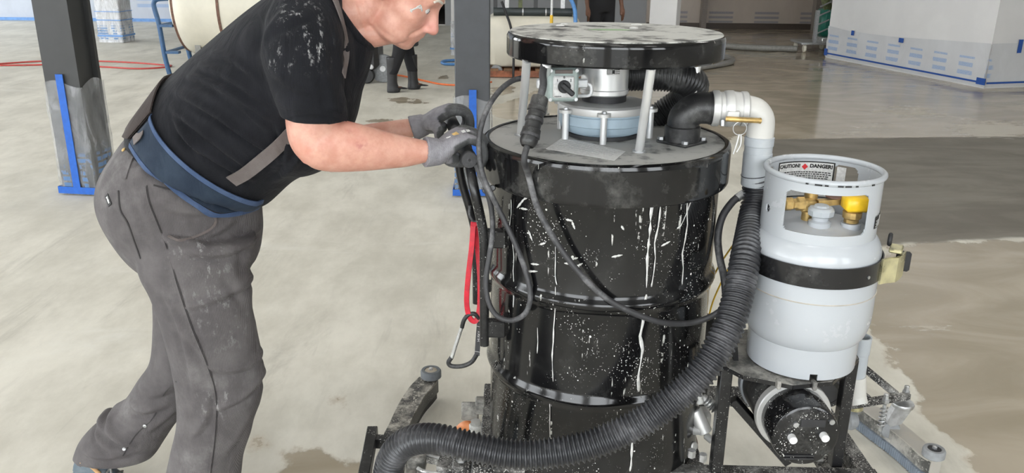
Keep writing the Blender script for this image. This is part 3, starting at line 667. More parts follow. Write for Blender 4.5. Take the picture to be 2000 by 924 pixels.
MB().lathe(pf, (DX, DY, 0), n=96).build('drum_shell', M['drum'], dr, 50)
MB().lathe([(R0+.002, .262), (R0+.007, .262), (R0+.009, .268), (R0+.007, .274), (R0+.002, .274)], (DX, DY, 0), n=96, closed=True).build('bottom_rim', M['rust'], dr)
# lid: skirt and dusty top
RL = .313
lid = MB().lathe([(RL-.012, 1.046), (RL-.002, 1.046), (RL, 1.050), (RL, 1.056), (RL, 1.126), (RL, 1.132), (RL-.002, 1.139), (RL-.008, 1.1425), (RL-.016, 1.1425), (RL-.016, 1.10), (RL-.014, 1.046)], (DX, DY, 0), n=96, closed=True).build('lid_rim', M['lid_side'], dr, 40)
top = MB().lathe([(.01, 1.125), (RL-.0165, 1.125), (RL-.0165, 1.1395), (.01, 1.1395)], (DX, DY, 0), n=96).build('lid_top', M['lid_top'], dr, 40)
ZL = 1.1395
# printed sheet stuck on the lid
q0, q1, q2, q3 = [PZ(x, y, ZL+.0008) for x, y in ((1066, 291), (1100, 268), (1222, 296), (1200, 314))]
MB().add([q0, q1, q2, q3, q0+V(0, 0, .0006), q1+V(0, 0, .0006), q2+V(0, 0, .0006), q3+V(0, 0, .0006)], [(3, 2, 1, 0), (4, 5, 6, 7), (0, 1, 5, 4), (1, 2, 6, 5), (2, 3, 7, 6), (3, 0, 4, 7)]).build('lid_label', M['label_white'], top, 0)
b = MB()
for k in range(5):
    a0 = q1*(1-.12-.13*k)+q0*(.12+.13*k); a1 = q2*(1-.12-.13*k)+q3*(.12+.13*k)
    for s0, s1 in ((.06, .2), (.26, .55), (.62, .9)):
        c0 = a0*(1-s0)+a1*s0+V(0, 0, .001); c1 = a0*(1-s1)+a1*s1+V(0, 0, .001); b.bar(c0, c1, .0035, .0006)
b.build('lettering', plain('faded_ink', (.46, .46, .46), .7), top, 0)
# raised disk on posts
KX, KY = DX+.013, DY+.01; RK = .267
MB().lathe([(.01, 1.346), (RK-.003, 1.346), (RK, 1.35), (RK, 1.355), (RK, 1.388), (RK, 1.393), (RK-.003, 1.399), (RK-.008, 1.4015), (RK-.01, 1.4015), (.01, 1.4015)], (KX, KY, 0), n=96).build('disk', M['lid_side'], dr, 35)
MB().lathe([(.01, 1.401), (RK-.006, 1.401), (RK-.008, 1.4035), (.01, 1.4035)], (KX, KY, 0), n=96).build('disk_top', M['disk_top'], dr, 35, 'grey dusty top of the disk')
for (px, py, w) in ((1094, 50, .012), (1102, 47, .01), (1243, 48, .016), (1238, 55, .012)): MB().ell(PZ(px, py, 1.404), (w, w*.7, .003), 10).build('slurry_crumb', M['slurry'], dr)
g = PZ(1190, 58, 1.4036); MB().ell(g, (.055, .022, .0008), 16).build('paint_smear', plain('green_paint_smear', (.30, .42, .26), .7), dr)
for (bx_, by_, tx_, ty_) in ((1017, 264, 1029, 118), (1248, 297, 1272, 133), (1374, 196, 1388, 128), (1062, 224, 1068, 124)):
    a = PZ(bx_, by_, ZL); t2 = PZ(tx_, ty_, 1.348)
    if by_ < 200: a = V(DX+.23, DY+.10, ZL); t2 = a+V(.012, .0, 1.348-ZL)
    p_ = MB().cyl(a, t2, .0105, n=20).build('post', M['alu_dull'], dr); MB().lathe([(.005, 0), (.016, 0), (.016, .004), (.011, .005)], a, n=20).build('washer', M['steel'], p_)
# motor and blower
BX, BY = DX-.004, DY+.045
bl = MB().lathe([(.03, ZL), (.086, ZL), (.09, ZL+.012), (.104, ZL+.016), (.110, ZL+.024), (.112, ZL+.034), (.115, ZL+.036), (.115, ZL+.058), (.112, ZL+.060), (.112, ZL+.066), (.03, ZL+.066)], (BX, BY, 0), n=64).build('blower_housing', M['blue_grey'], dr, 30)
MB().lathe([(.05, ZL+.064), (.1145, ZL+.064), (.1155, ZL+.068), (.1145, ZL+.081), (.108, ZL+.086), (.075, ZL+.088), (.05, ZL+.088)], (BX, BY, 0), n=64).build('blower_cover', M['cast'], bl, 30)
MB().lathe([(.03, ZL+.001), (.097, ZL+.001), (.097, ZL+.010), (.03, ZL+.010)], (BX, BY, 0), n=64).build('gasket', M['dark_rubber'], bl)
for an in (-95, -20, 60, 150, 215):
    a_ = math.radians(an); c = V(BX+.123*math.cos(a_), BY+.123*math.sin(a_), 0)
    p_ = MB().cyl(c+V(0, 0, ZL), c+V(0, 0, ZL+.07), .0085, n=16).build('standoff', M['alu_dull'], dr)
    MB().lathe([(.004, ZL+.068), (.017, ZL+.068), (.017, ZL+.076), (.004, ZL+.076)], c, n=20).build('lug', M['cast'], p_)
    MB().lathe([(.002, ZL+.076), (.006, ZL+.076), (.006, ZL+.081), (.002, ZL+.081)], c, n=6).build('bolt', M['steel'], p_, 20)
mo = MB().lathe([(.02, ZL+.105), (.059, ZL+.105), (.0615, ZL+.108), (.0615, ZL+.118), (.060, ZL+.12), (.060, ZL+.208), (.02, ZL+.208)], (BX, BY, 0), n=64).build('motor', M['alu_dull'], dr, 30)
MB().lathe([(.02, ZL+.086), (.057, ZL+.086), (.057, ZL+.107), (.02, ZL+.107)], (BX, BY, 0), n=64).build('motor_base', M['dark_rubber'], mo)
vs, fs = [], []
for i, a_ in enumerate(np.linspace(-1.62, -1.02, 9)):
    for z_ in (ZL+.160, ZL+.176): vs.append((BX+.0606*math.cos(a_), BY+.0606*math.sin(a_), z_))
for i in range(8): fs.append((2*i, 2*i+2, 2*i+3, 2*i+1))
MB().add(vs, fs).build('type_plate', M['label_white'], mo, 0)
b = MB()
for r_ in range(3):
    for a0 in np.linspace(-1.58, -1.08, 9):
        if abs(a0+1.33) < .05: continue
        c = V(BX+.0609*math.cos(a0), BY+.0609*math.sin(a0), ZL+.1635+.0045*r_); b.box(c, (.0030, .0006, .0016), np.stack([V(-math.sin(a0), math.cos(a0), 0), V(math.cos(a0), math.sin(a0), 0), V(0, 0, 1)], 1))
b.box(V(BX+.061*math.cos(-1.33), BY+.061*math.sin(-1.33), ZL+.168), (.006, .0006, .009)); b.build('lettering', M['print_black'], mo, 0)
# exhaust hose of the blower (ribbed, makes a half turn)
def ribbed(path, r, amp, pitch, seg=6, n=20):
    q, s = resample(crom(path, 24), pitch/seg); ph = (s/pitch) % 1.0
    return q, r+amp*(np.clip(np.abs(ph*2-1)*2-.6, 0, 1)-.5)*2
q, rr = ribbed([(BX+.04, BY+.05, ZL+.145), (BX+.12, BY+.06, ZL+.145), (BX+.20, BY+.06, ZL+.140), (BX+.245, BY+.09, ZL+.115), (BX+.235, BY+.13, ZL+.07), (BX+.19, BY+.15, ZL+.03), (BX+.15, BY+.15, ZL+.0)], .040, .0022, .009)
MB().tube(q, rr, 20).build('exhaust_hose', M['black_plastic'], dr, 180)
# switch box
sb = P(1097, 163, 2.03); ey = V(0, 0, 1); yaw = .12; ex = V(math.cos(yaw), math.sin(yaw), 0); en = V(math.sin(yaw), -math.cos(yaw), 0); Rb = np.stack([ex, -en, ey], 1)
M['box_green'] = plain('grey_green_enclosure', (.36, .43, .41), .45, var=.1, sc=40)
sw = MB().box(sb, (.074, .05, .080), Rb, bev=.006).build('switch_box', M['box_green'], dr)
MB().box(sb+en*.028-ey*.004, (.051, .008, .052), Rb, bev=.004).build('switch_plate', M['label_white'], sw)
MB().cyl(sb+en*.032-ey*.002, sb+en*.042-ey*.002, .015, n=28, bev=.002).build('dial', M['dark_rubber'], sw)
ka = -.72; kd = ex*math.cos(ka)+ey*math.sin(ka)
MB().bar(sb+en*.048-ey*.002-kd*.012, sb+en*.048-ey*.002+kd*.027, .013, .014, up=en, bev=.003).build('knob', M['dark_rubber'], sw)
for sx in (-1, 1):
    for sz in (-1, 1): MB().cyl(sb+en*.025+ex*.031*sx+ey*.034*sz, sb+en*.028+ex*.031*sx+ey*.034*sz, .0042, n=12).build('screw', M['steel'], sw)
MB().box(sb+en*.0265+ey*.0315, (.042, .002, .009), Rb, bev=.001).build('name_plate', plain('brown_plate', (.14, .11, .10), .5), sw)
for (tx, dx, dz) in (('1', -.016, .012), ('0', 0, .019), ('2', .016, .012)):
    link('lettering', text_mesh(tx, .008, sb+en*.0324+ex*dx+ey*dz, ex, ey, bold=.0003), M['print_black'], sw, 0)
b = MB()
for k in range(7): b.box(sb+en*.0322-ex*(.021-.0024*k)-ey*.0255, (.0016, .0004, .0022), Rb)
b.build('lettering', M['print_black'], sw, 0)
MB().cyl(sb+ex*.037, sb+ex*.062, .011, n=8, bev=.002).build('cable_gland', M['white_plastic'], sw, 25); MB().cyl(sb-ex*.037, sb-ex*.060, .012, n=8, bev=.002).build('cable_gland', M['white_plastic'], sw, 25)
MB().tube(crom([sb+ex*.06, sb+ex*.072+ey*-.008, sb+ex*.070-ey*.028, sb+ex*.045-ey*.034-en*.02], 8), .004, 10).build('wire', M['white_plastic'], sw)
MB().bar(sb+ex*.035-en*.02+ey*.02, V(BX-.055, BY, sb[2]+.02), .03, .003, up=en).build('bracket', M['steel'], sw)
# elbow, coupling, clear elbow and grey cuff of the suction pipe
fc = PZ(1331, 279, ZL)
M['white_pvc'] = splat('dusty_translucent_pvc', (.60, .59, .56), .3, .06, 0, .35, dcol=(.68, .66, .62))
el = thing('pipe_elbow', 'black pipe elbow bolted to the drum lid by a square flange', 'pipe', fc)
ya = -.05; ex = V(math.cos(ya), math.sin(ya), 0); eyh = V(-math.sin(ya), math.cos(ya), 0)
ca, sa = math.cos(.75), math.sin(.75); Rf = np.array([[ca, -sa, 0], [sa, ca, 0], [0, 0, 1]])
MB().box(fc+V(0, 0, .004), (.092, .092, .008), Rf, bev=.003).build('flange', M['black_plastic'], el)
for k in range(4):
    a_ = .75+pi/4+k*pi/2; c = fc+V(.052*math.cos(a_), .052*math.sin(a_), .008); MB().lathe([(.002, 0), (.0085, 0), (.0085, .007), (.002, .008)], c, n=6).build('bolt', M['steel'], el, 20)
MB().lathe([(.02, .006), (.044, .006), (.044, .042), (.0415, .044), (.02, .044)], fc, n=40).build('socket', M['black_plastic'], el)
hz = .088
pth = [fc+V(0, 0, .04), fc+V(0, 0, .055), fc+V(0, 0, .066)+ex*.004, fc+V(0, 0, hz-.010)+ex*.016, fc+V(0, 0, hz-.002)+ex*.030, fc+V(0, 0, hz)+ex*.044, fc+V(0, 0, hz)+ex*.066]
MB().tube(crom(pth, 6), .0385, 32).build('bend', M['black_plastic'], el, 60)
b = MB()
for k in range(4): b.lathe([(.036, 0), (.040, .001), (.040, .002), (.036, .003)], fc+V(0, 0, hz)+ex*(.060+.004*k), ex, 36)
b.build('thread', M['black_plastic'], el)
h0 = fc+V(0, 0, hz)
cp = MB().lathe([(.02, .066), (.042, .066), (.044, .070), (.044, .082), (.042, .084), (.0405, .086), (.0405, .094), (.043, .097), (.0445, .105), (.0445, .116), (.042, .12), (.0405, .135), (.0425, .138), (.0425, .150), (.040, .153), (.02, .153)], h0, ex, 40).build('coupling', M['cast'], el, 30, 'cast aluminium cam coupling')
for sgn in (-1, 1):
    c = h0+ex*.112+eyh*(sgn*.040)+V(0, 0, -.012)
    MB().box(c, (.032, .012, .03), np.stack([ex, eyh, V(0, 0, 1)], 1), bev=.003).build('lug', M['cast'], el)
c = h0+ex*.128-eyh*.050+V(0, 0, -.016)
MB().tube(crom([c-ex*.034, c-ex*.02+V(0, -.004, 0), c+ex*.02+V(0, -.006, -.001), c+ex*.048+V(0, 0, -.003)], 6), [.0065]*6+[.0065]*12+[.0075]*1, 12).build('cam_lever', M['brass'], el)
MB().tube(crom([c+ex*.0-V(0, 0, .006)]+[c+ex*(.0+.016*math.sin(a_))+V(0, -.004, -.022+.016*math.cos(a_)) for a_ in np.linspace(0, 2*pi, 12)], 3), .0012, 8).build('pull_ring', M['steel'], el)
MB().tube(crom([c+V(0, -.004, -.036), c+V(-.004, -.004, -.06), c+V(-.010, -.004, -.085)], 6), .0016, 8).build('lock_pin', M['white_plastic'], el); MB().tube(crom([c+ex*.004+V(0, -.004, -.036), c+V(.006, -.004, -.06), c+V(-.002, -.004, -.08)], 6), .0014, 8).build('lock_pin', M['white_plastic'], el)
MB().tube([h0+ex*.088-eyh*.044+V(0, 0, -.02+.0), h0+ex*.088-eyh*.046+V(0, 0, -.034)], .006, 12).build('plug', M['steel'], el)
ch = P(1479, 316, fc[1]-.012); ch = V(ch[0], ch[1], 0)
xe = (ch-fc)@ex   # run of the pipe before it turns down
zt_ = h0[2]
pth = [h0+ex*.150, h0+ex*(xe-.052), h0+ex*(xe-.040), h0+ex*(xe-.018)+V(0, 0, -.006), h0+ex*(xe-.004)+V(0, 0, -.022), h0+ex*xe+V(0, 0, -.044), h0+ex*xe+V(0, 0, -.075)]
MB().tube(crom(pth, 7), .0335, 32).build('elbow', M['white_pvc'], el, 60, 'off-white dusty elbow turning down')
cu = h0+ex*xe
zc0 = P(1479, 362, cu[1])[2]; zc1 = P(1479, 266, cu[1])[2]
cf = MB().lathe([(.02, zc1), (.0335, zc1), (.036, zc1-.002), (.036, zc1-.022), (.034, zc1-.024), (.034, zc1-.04), (.0355, zc1-.042), (.0345, zc0+.004), (.033, zc0), (.02, zc0)], (cu[0], cu[1], 0), n=40).build('cuff', M['grey_pvc'], el, 30, 'grey plastic hose cuff')
# ---------------------------------------------------------------- suction hose
sh_pts = [V(cu[0], cu[1], zc0+.03), P(1478, 380, cu[1]), P(1470, 430, cu[1]-.04), P(1457, 500, 1.90), P(1441, 580, 1.83), P(1418, 650, 1.775), P(1375, 722, 1.735), P(1310, 785, 1.715), P(1220, 842, 1.705), P(1120, 878, 1.70), P(1010, 888, 1.70), P(920, 872, 1.71), P(850, 857, 1.73), P(800, 862, 1.76), P(768, 890, 1.79), P(755, 940, 1.81), P(757, 1010, 1.83), P(765, 1070, 1.85)]
q, rr = ribbed(sh_pts, .0340, .0030, .0118)
M['hose_black'] = splat('ribbed_black_hose', (.028, .029, .033), .28, .10, 0, .40, dcol=(.34, .34, .36), dscale=80)
tag(MB().tube(q, rr, 24).build('suction_hose', M['hose_black'], None, 180), 'thick ribbed black hose sweeping from the grey cuff across the drum front', 'hose')
# ---------------------------------------------------------------- slurry runs on the drum
def drip(px, r, w, seed=0):
    g_ = np.random.default_rng(seed); p_ = np.array([RC(x, y, r) for x, y in px]); p_, s = resample(crom(p_, 8), .006)
    p_[:, 0] += .0022*np.interp(np.arange(len(p_)), np.arange(0, len(p_)+6, 6), g_.normal(size=len(np.arange(0, len(p_)+6, 6)))); ww = w*np.clip(.15+1.3*np.interp(np.arange(len(p_)), np.arange(0, len(p_)+3, 3), g_.random(len(np.arange(0, len(p_)+3, 3)))), .12, 2); ww[0] *= .4; ww[-1] *= .5; c = V(DX, DY, 0); n_ = p_-c; n_[:, 2] = 0
    MB().ribbon(p_, n_, ww, .0012).build('slurry_run', M['slurry'], dr, 180)
for i, (px, w) in enumerate([([(1275, 388), (1270, 430), (1266, 480), (1264, 520), (1260, 562)], .006), ([(1290, 386), (1286, 430), (1280, 480), (1276, 530), (1273, 560)], .0045), ([(1262, 575), (1258, 610), (1254, 660), (1248, 720), (1246, 765)], .007),
                             ([(1243, 785), (1240, 820), (1236, 860), (1232, 920)], .005), ([(1344, 380), (1340, 430), (1336, 480), (1333, 555)], .003), ([(1356, 378), (1345, 410), (1330, 440), (1322, 446)], .005), ([(1348, 380), (1341, 396)], .006),
                             ([(1085, 560), (1084, 620), (1081, 680), (1078, 745)], .0028), ([(1077, 780), (1076, 830), (1074, 880)], .0028), ([(1000, 390), (998, 440), (1003, 520), (1003, 600)], .0022), ([(1087, 480), (1086, 540), (1088, 556)], .002), ([(1205, 790), (1204, 810)], .005), ([(1050, 640), (1048, 690)], .0025)]):
    drip(px, R0+(.012 if i in () else .0018), w, i)
for (x, y, l, an) in ((1018, 396, 26, -.9), (1030, 385, 20, -.6), (1010, 374, 18, .5), (1036, 460, 22, 1.2), (1045, 516, 16, .1), (1112, 515, 20, .1), (1122, 505, 14, -.2), (1131, 518, 16, -.5), (1205, 500, 22, -.2), (1040, 530, 20, .0), (1112, 430, 14, .2), (1120, 440, 16, 1.2), (1216, 445, 10, 1), (1300, 476, 20, -.5), (1024, 408, 14, .2), (1060, 476, 12, -.3)):
    p_ = np.array([RC(x+l*.5*k*math.cos(an), y+l*.5*k*math.sin(an), R0+.0008) for k in np.linspace(-1, 1, 7)]); n_ = p_-V(DX, DY, 0); n_[:, 2] = 0
    MB().ribbon(p_, n_, .006*np.array([.2, .7, 1, .6, .9, .5, .2]), .001).build('slurry_smear', M['slurry'], dr, 180)
# ---------------------------------------------------------------- push handle
M['frame'] = splat('black_frame_paint', (.010, .010, .011), .28, .28, .1, .06, dscale=75, grit=.4)
M['frame_dirty'] = splat('slurried_frame_paint', (.014, .014, .014), .45, .75, .1, .8, dcol=(.58, .57, .54), dscale=70, grit=.95, cover=.02)
M['frame_plate'] = splat('slurried_steel_plate', (.07, .07, .066), .5, .6, 0, .9, dcol=(.48, .46, .42), dscale=45, cover=.09)
hd = thing('push_handle', 'black tube push handle with rubber grip mounted on the left of the drum', 'handle', P(946, 672, 1.98))
GZ = 1.112
G0 = PZ(917, 313, GZ); G1 = PZ(876, 226, GZ); gd = nrm(G1-G0)
MB().tube(crom([P(946, 674, 1.98), P(946, 560, 1.98), P(945, 470, 1.98), P(939, 428, 1.98), P(926, 370, 1.975), G0+gd*.045], 8), .0122, 18).build('side_tube', M['frame'], hd, 60)
MB().tube(crom([P(931, 592, 2.34), P(930, 500, 2.34), P(928, 455, 2.34), P(918, 410, 2.34), P(900, 345, 2.34), G0+gd*.36], 8), .0122, 18).build('side_tube', M['frame'], hd, 60)
gl = np.linalg.norm(G1-G0)+.02
gp_ = MB().lathe([(.004, 0), (.0185, 0), (.0200, .002), (.0200, .03), (.0185, .034), (.0185, gl-.034), (.0200, gl-.03), (.0200, gl), (.004, gl)], G0, gd, 32).build('grip', M['cable'], hd, 40, 'dusty rubber crossbar grip')
MB().cyl(G0-gd*.0006, G0+gd*.002, .0035, n=12).build('end_hole', M['print_black'], gp_)
b = MB()
for k in range(5): b.lathe([(.018, 0), (.0208, .003), (.018, .006)], G0+gd*(.12+.012*k), gd, 28)
b.build('grip_rib', M['cable'], gp_)
for (px, py, Y_) in ((960, 465, 1.99), (960, 640, 1.99)):
    a = P(px-14, py, Y_); MB().box(a+V(.028, .0, 0), (.055, .03, .045), bev=.003).build('bracket', M['frame'], hd)
a = P(931, 557, 2.34); MB().bar(a, a+V(.15, -.02, 0), .03, .03, bev=.002).build('bracket', M['frame'], hd)
for (px, py) in ((962, 367), (948, 372)): MB().cyl(P(px, py, 1.96), P(px, py, 1.98), .008, n=12, bev=.002).build('clamp_bolt', M['frame'], hd)
# red strap and carabiner hanging on the handle
M['red_strap'] = plain('red_webbing', (.55, .012, .03), .5, var=.2, sc=60, bump=.4)
rs = thing('strap_loop', 'red strap loop hanging from the push handle', 'strap', P(925, 436, 2.05))
lp = [P(925, 436, 2.06), P(922, 480, 2.055), P(915, 540, 2.05), P(912, 590, 2.05), P(918, 620, 2.05), P(930, 626, 2.05), P(937, 600, 2.055), P(938, 550, 2.06), P(934, 490, 2.07), P(929, 438, 2.07)]
pp = crom(lp, 8); nn_ = np.tile(V(-.25, -1, .1), (len(pp), 1)); MB().ribbon(pp, nn_, .0135, .004).build('webbing', M['red_strap'], rs, 60)
MB().box(P(927, 437, 2.062), (.02, .016, .016), bev=.004).build('stitched_end', M['red_strap'], rs)
MB().tube(crom([P(918, 402, 2.06), P(917, 418, 2.06), P(924, 432, 2.06), P(932, 432, 2.06)], 6), .004, 10).build('cord', M['cable'], rs)
cb = thing('carabiner', 'black carabiner with silver gate hanging from the red strap', 'carabiner', P(907, 712, 2.05))
cy = 2.05
cpts = [(928, 616), (915, 614), (905, 624), (900, 640)]
MB().tube(crom([P(x, y, cy) for x, y in [(936, 622), (926, 613), (914, 616), (906, 626), (902, 640)]], 8), .0058, 14).build('top_hook', M['black_plastic'], cb, 60)
MB().tube([P(902, 638, cy), P(892, 668, cy), P(882, 700, cy)], .0052, 14).build('gate', M['alu'], cb, 60, 'silver spring gate')
MB().tube(crom([P(882, 698, cy), P(876, 708, cy), P(882, 715, cy), P(903, 715, cy), P(921, 707, cy), P(932, 691, cy)], 8), .0062, 14).build('bottom_bow', M['black_plastic'], cb, 60)
MB().ribbon([P(932, 692, cy+.004), P(934, 660, cy+.004), P(936.5, 628, cy+.004)], [V(0, -1, 0)]*3, .0135, .009).build('spine', M['cable'], cb, 40)
for (x, y) in ((932, 686), (936, 637)): MB().bar(P(x-5, y, cy-.0052), P(x+5, y+2, cy-.0052), .0012, .0008).build('spine_line', M['label_white'], cb, 0)
link('lettering', text_mesh('HUSKY', .010, P(935.5, 657, cy-.0056), nrm(P(937, 622, cy)-P(933, 692, cy)), V(-1, 0, 0)), M['label_white'], cb, 0)
# ---------------------------------------------------------------- cables
co_ = [P(1055, 190, 1.90), P(1030, 286, 1.845)]
a, b2 = V(*co_[0]), V(*co_[1]); Lc = np.linalg.norm(b2-a); dc = nrm(b2-a)
pc_ = thing('power_cable', 'grey cable from the plug connector looping down across the drum to the hose', 'cable', b2)
pr = [(.006, 0), (.018, 0), (.0195, .006), (.0195, .022), (.0215, .024), (.0215, .034), (.019, .036), (.019, .048), (.0205, .05), (.0205, .06), (.0185, .062), (.0185, .075), (.021, .077), (.022, .09), (.020, .093), (.0205, .104), (.0185, Lc-.006), (.014, Lc), (.006, Lc)]
cn = MB().lathe(pr, a, dc, 32).build('plug_connector', M['black_plastic'], pc_, 30)
for (dz, r_) in ((.093, .0225), (.055, .021)): MB().lathe([(r_-.003, dz-.004), (r_, dz-.003), (r_, dz+.003), (r_-.003, dz+.004)], a, dc, 32).build('lock_ring', M['cable'], cn, 30)
cpath = [b2-dc*.01, b2+dc*.03+V(0, -.008, 0)]+[RC(x, y, R0+.03)+V(0, -.004, 0) for x, y in ((1033, 345), (1050, 405), (1085, 470), (1130, 530), (1180, 578), (1230, 607), (1290, 628), (1345, 630))]+[P(1385, 620, 1.86), P(1412, 604, 1.85), P(1440, 590, 1.90)]
MB().tube(resample(crom(cpath, 10), .012)[0], .0072, 14).build('lower_lead', M['cable'], pc_, 180)
MB().tube(resample(crom([a+dc*.01, a-dc*.03, P(1060, 145, 1.93), P(1064, 120, 1.97), P(1066, 100, 2.05)], 8), .01)[0], .0085, 14).build('upper_lead', M['cable'], pc_, 180)
lp = [P(1022, 152, 2.05), P(1000, 158, 2.03), P(975, 178, 2.0), P(952, 212, 1.97), P(938, 255, 1.95), P(936, 300, 1.94), P(944, 345, 1.93), P(962, 385, 1.925), P(987, 435, 1.92), P(1010, 485, 1.905), P(1028, 535, 1.89), P(1036, 580, 1.88), P(1026, 612, 1.88), P(1000, 626, 1.89), P(972, 618, 1.90), P(955, 592, 1.92), P(949, 550, 1.93), P(956, 500, 1.94), P(962, 455, 1.95), P(960, 410, 1.955), P(950, 370, 1.955), P(936, 335, 1.955), P(930, 322, 1.96)]
tag(MB().tube(resample(crom(lp, 10), .012)[0], .0066, 14).build('power_cable', M['cable'], None, 180), 'black cable from the switch box hanging in a loop by the push handle', 'cable')
hp = [P(1446, 382, 2.06), P(1430, 395, 2.05), P(1410, 425, 2.03), P(1402, 465, 2.01), P(1406, 505, 2.0), P(1414, 540, 1.97), P(1418, 580, 1.95)]
hz_ = thing('gas_hose', 'thin black hose with steel end curving between drum and ribbed hose', 'hose', hp[-1])
MB().tube(resample(crom(hp, 10), .012)[0], .0095, 14).build('tube', M['cable'], hz_, 180); MB().cyl(hp[0]-nrm(hp[0]-hp[1])*.012, hp[0]+nrm(hp[0]-hp[1])*.016, .011, .009, n=14).build('end_fitting', M['steel'], hz_)
for k, ww in enumerate((((1432, 478), (1404, 520), (1386, 560), (1378, 600), (1380, 622)), ((1436, 500), (1412, 545), (1394, 585), (1386, 612), (1384, 626)))):
    tag(MB().tube(crom([P(x, y, 2.1) for x, y in ww], 8), .0024, 8).build('yellow_wire', M['yellow'], None, 180), 'thin yellow wire arching beside the drum, the %s of two' % ('higher' if k == 0 else 'lower'), 'wire')
# ================================================================ propane cylinder
TX, TY, TZ = .738, 1.945, .617
M['tank'] = splat('scuffed_grey_white_enamel', (.46, .485, .515), .25, .03, 0, .10, dcol=(.46, .42, .36), coat=.2)
M['tank_dusty'] = splat('dusty_tank_dome', (.50, .52, .55), .4, 0, 0, .8, dcol=(.52, .49, .42))
M['zinc'] = plain('yellow_zinc_plate', (.62, .58, .36), .3, .8, var=.3, sc=18)
pt = thing('propane_cylinder', 'pale grey propane cylinder with open collar, strapped upright beside the drum', 'gas cylinder', (TX, TY, TZ))
rb = .1535
prof = crom([(.10, .072), (.128, .074), (.140, .084), (.149, .105), (rb, .135), (rb, .20), (rb, .29), (.150, .315), (.141, .334), (.128, .346), (.10, .357), (.05, .366), (.002, .369)], 5)
MB().lathe(np.vstack([[(.002, .072)], prof]), (TX, TY, TZ), n=80).build('body', M['tank'], pt, 60)
for zz in (.205,): MB().lathe([(rb-.002, zz-.0035), (rb+.0016, zz), (rb-.002, zz+.0035)], (TX, TY, TZ), n=80, closed=True).build('weld_seam', plain('seam_rust', (.46, .42, .36), .7), pt)
# foot ring with notch, collar with openings: curved sheet with holes
def sheet_ring(c, r0, r1, z0_, z1_, th, hole, na=180, nz=40):
    vs = {}; mb = MB(); V_ = []; F_ = []
    def pid(i, j, k):
        key = (i % na, j, k)
        if key not in vs:
            a_ = 2*pi*i/na; f_ = j/nz; r_ = r0+(r1-r0)*f_+(th if k else 0); vs[key] = len(V_); V_.append((c[0]+r_*math.sin(a_), c[1]-r_*math.cos(a_), c[2]+z0_+(z1_-z0_)*f_))
        return vs[key]
    keep = np.ones((na, nz), bool)
    for i in range(na):
        for j in range(nz):
            ad = (360*(i+.5)/na+180) % 360-180; keep[i, j] = not hole(ad, z0_+(z1_-z0_)*(j+.5)/nz)
    for i in range(na):
        for j in range(nz):
            if not keep[i, j]: continue
            F_.append((pid(i, j, 1), pid(i+1, j, 1), pid(i+1, j+1, 1), pid(i, j+1, 1))); F_.append((pid(i, j, 0), pid(i, j+1, 0), pid(i+1, j+1, 0), pid(i+1, j, 0)))
            for (di, dj, e) in ((-1, 0, ((i, j), (i, j+1))), (1, 0, ((i+1, j+1), (i+1, j))), (0, -1, ((i+1, j), (i, j))), (0, 1, ((i, j+1), (i+1, j+1)))):
                jj = j+dj
                if jj < 0 or jj >= nz or not keep[(i+di) % na, jj]:
                    (a0, b0), (a1, b1) = e; F_.append((pid(a0, b0, 0), pid(a1, b1, 0), pid(a1, b1, 1), pid(a0, b0, 1)))
    mb.add(V_, F_); return mb
def rr_hole(a0, a1, z0_, z1_, rad=.016):
    def h(a_, z_):
        da = a_-(a0+a1)/2; da = (da+180) % 360-180; x_ = abs(math.radians(da))*.131; hw = math.radians((a1-a0)/2)*.131; y_ = abs(z_-(z0_+z1_)/2); hh = (z1_-z0_)/2
        if x_ > hw or y_ > hh: return False
        dx_, dy_ = x_-(hw-rad), y_-(hh-rad); return not (dx_ > 0 and dy_ > 0 and dx_*dx_+dy_*dy_ > rad*rad)
    return h
H_ = [rr_hole(-56, 31, .366, .462), rr_hole(-138, -103, .40, .475), rr_hole(122, 150, .40, .475)]
hole_c = lambda a_, z_: any(h(a_, z_) for h in H_) or (math.radians(a_+80)*.131)**2+(z_-.40)**2 < .010**2
col = sheet_ring((TX, TY, TZ), .130, .1295, .340, .484, .0035, hole_c, 240, 60).build('collar', M['tank'], pt, 50)
MB().tube([(TX+.1325*math.cos(a_), TY+.1325*math.sin(a_), TZ+.489) for a_ in np.linspace(0, 2*pi, 80, endpoint=False)], .0072, 14, closed=True).build('collar_lip', M['tank'], col, 180)
sheet_ring((TX, TY, TZ), .128, .130, 0, .080, .004, lambda a_, z_: (-9 < a_ < 1) and z_ < .016, 180, 40).build('foot_ring', M['tank'], pt, 50)
# dusty dome top, valves
MB().lathe([(.124, .349), (.10, .3585), (.05, .3675), (.002, .3705)], (TX, TY, TZ), n=64).build('dome_top', M['tank_dusty'], pt, 180)
zt_ = TZ+.37
def lat(name, prof, c, mat, n=24, ax=(0, 0, 1), par=None, sm=30): return MB().lathe(prof, c, ax, n).build(name, M[mat], par or pt, sm)
lat('filler_boss', [(.005, -.01), (.026, -.01), (.026, .008), (.019, .012), (.019, .02), (.005, .02)], (TX-.012, TY-.045, zt_-.003), 'tank')
kb = lat('valve_wheel', [(.005, .018), (.024, .018), (.030, .022), (.031, .034), (.026, .040), (.018, .041), (.016, .045), (.005, .046)], (TX-.012, TY-.045, zt_), 'grey_pvc', 10)
lat('outlet_boss', [(.005, -.02), (.023, -.02), (.023, .006), (.005, .006)], (TX+.062, TY-.045, zt_-.003), 'tank')
lat('brass_neck', [(.005, .004), (.017, .004), (.017, .012), (.022, .016), (.022, .030), (.016, .034), (.005, .034)], (TX+.062, TY-.045, zt_), 'brass', 12)
yc = V(TX+.064, TY-.05, zt_+.052)
MB().box(yc, (.056, .046, .036), None, bev=.007).build('valve_cap', plain('yellow_valve_cap', (.88, .55, .02), .35), pt, 60, 'yellow plastic valve cap')
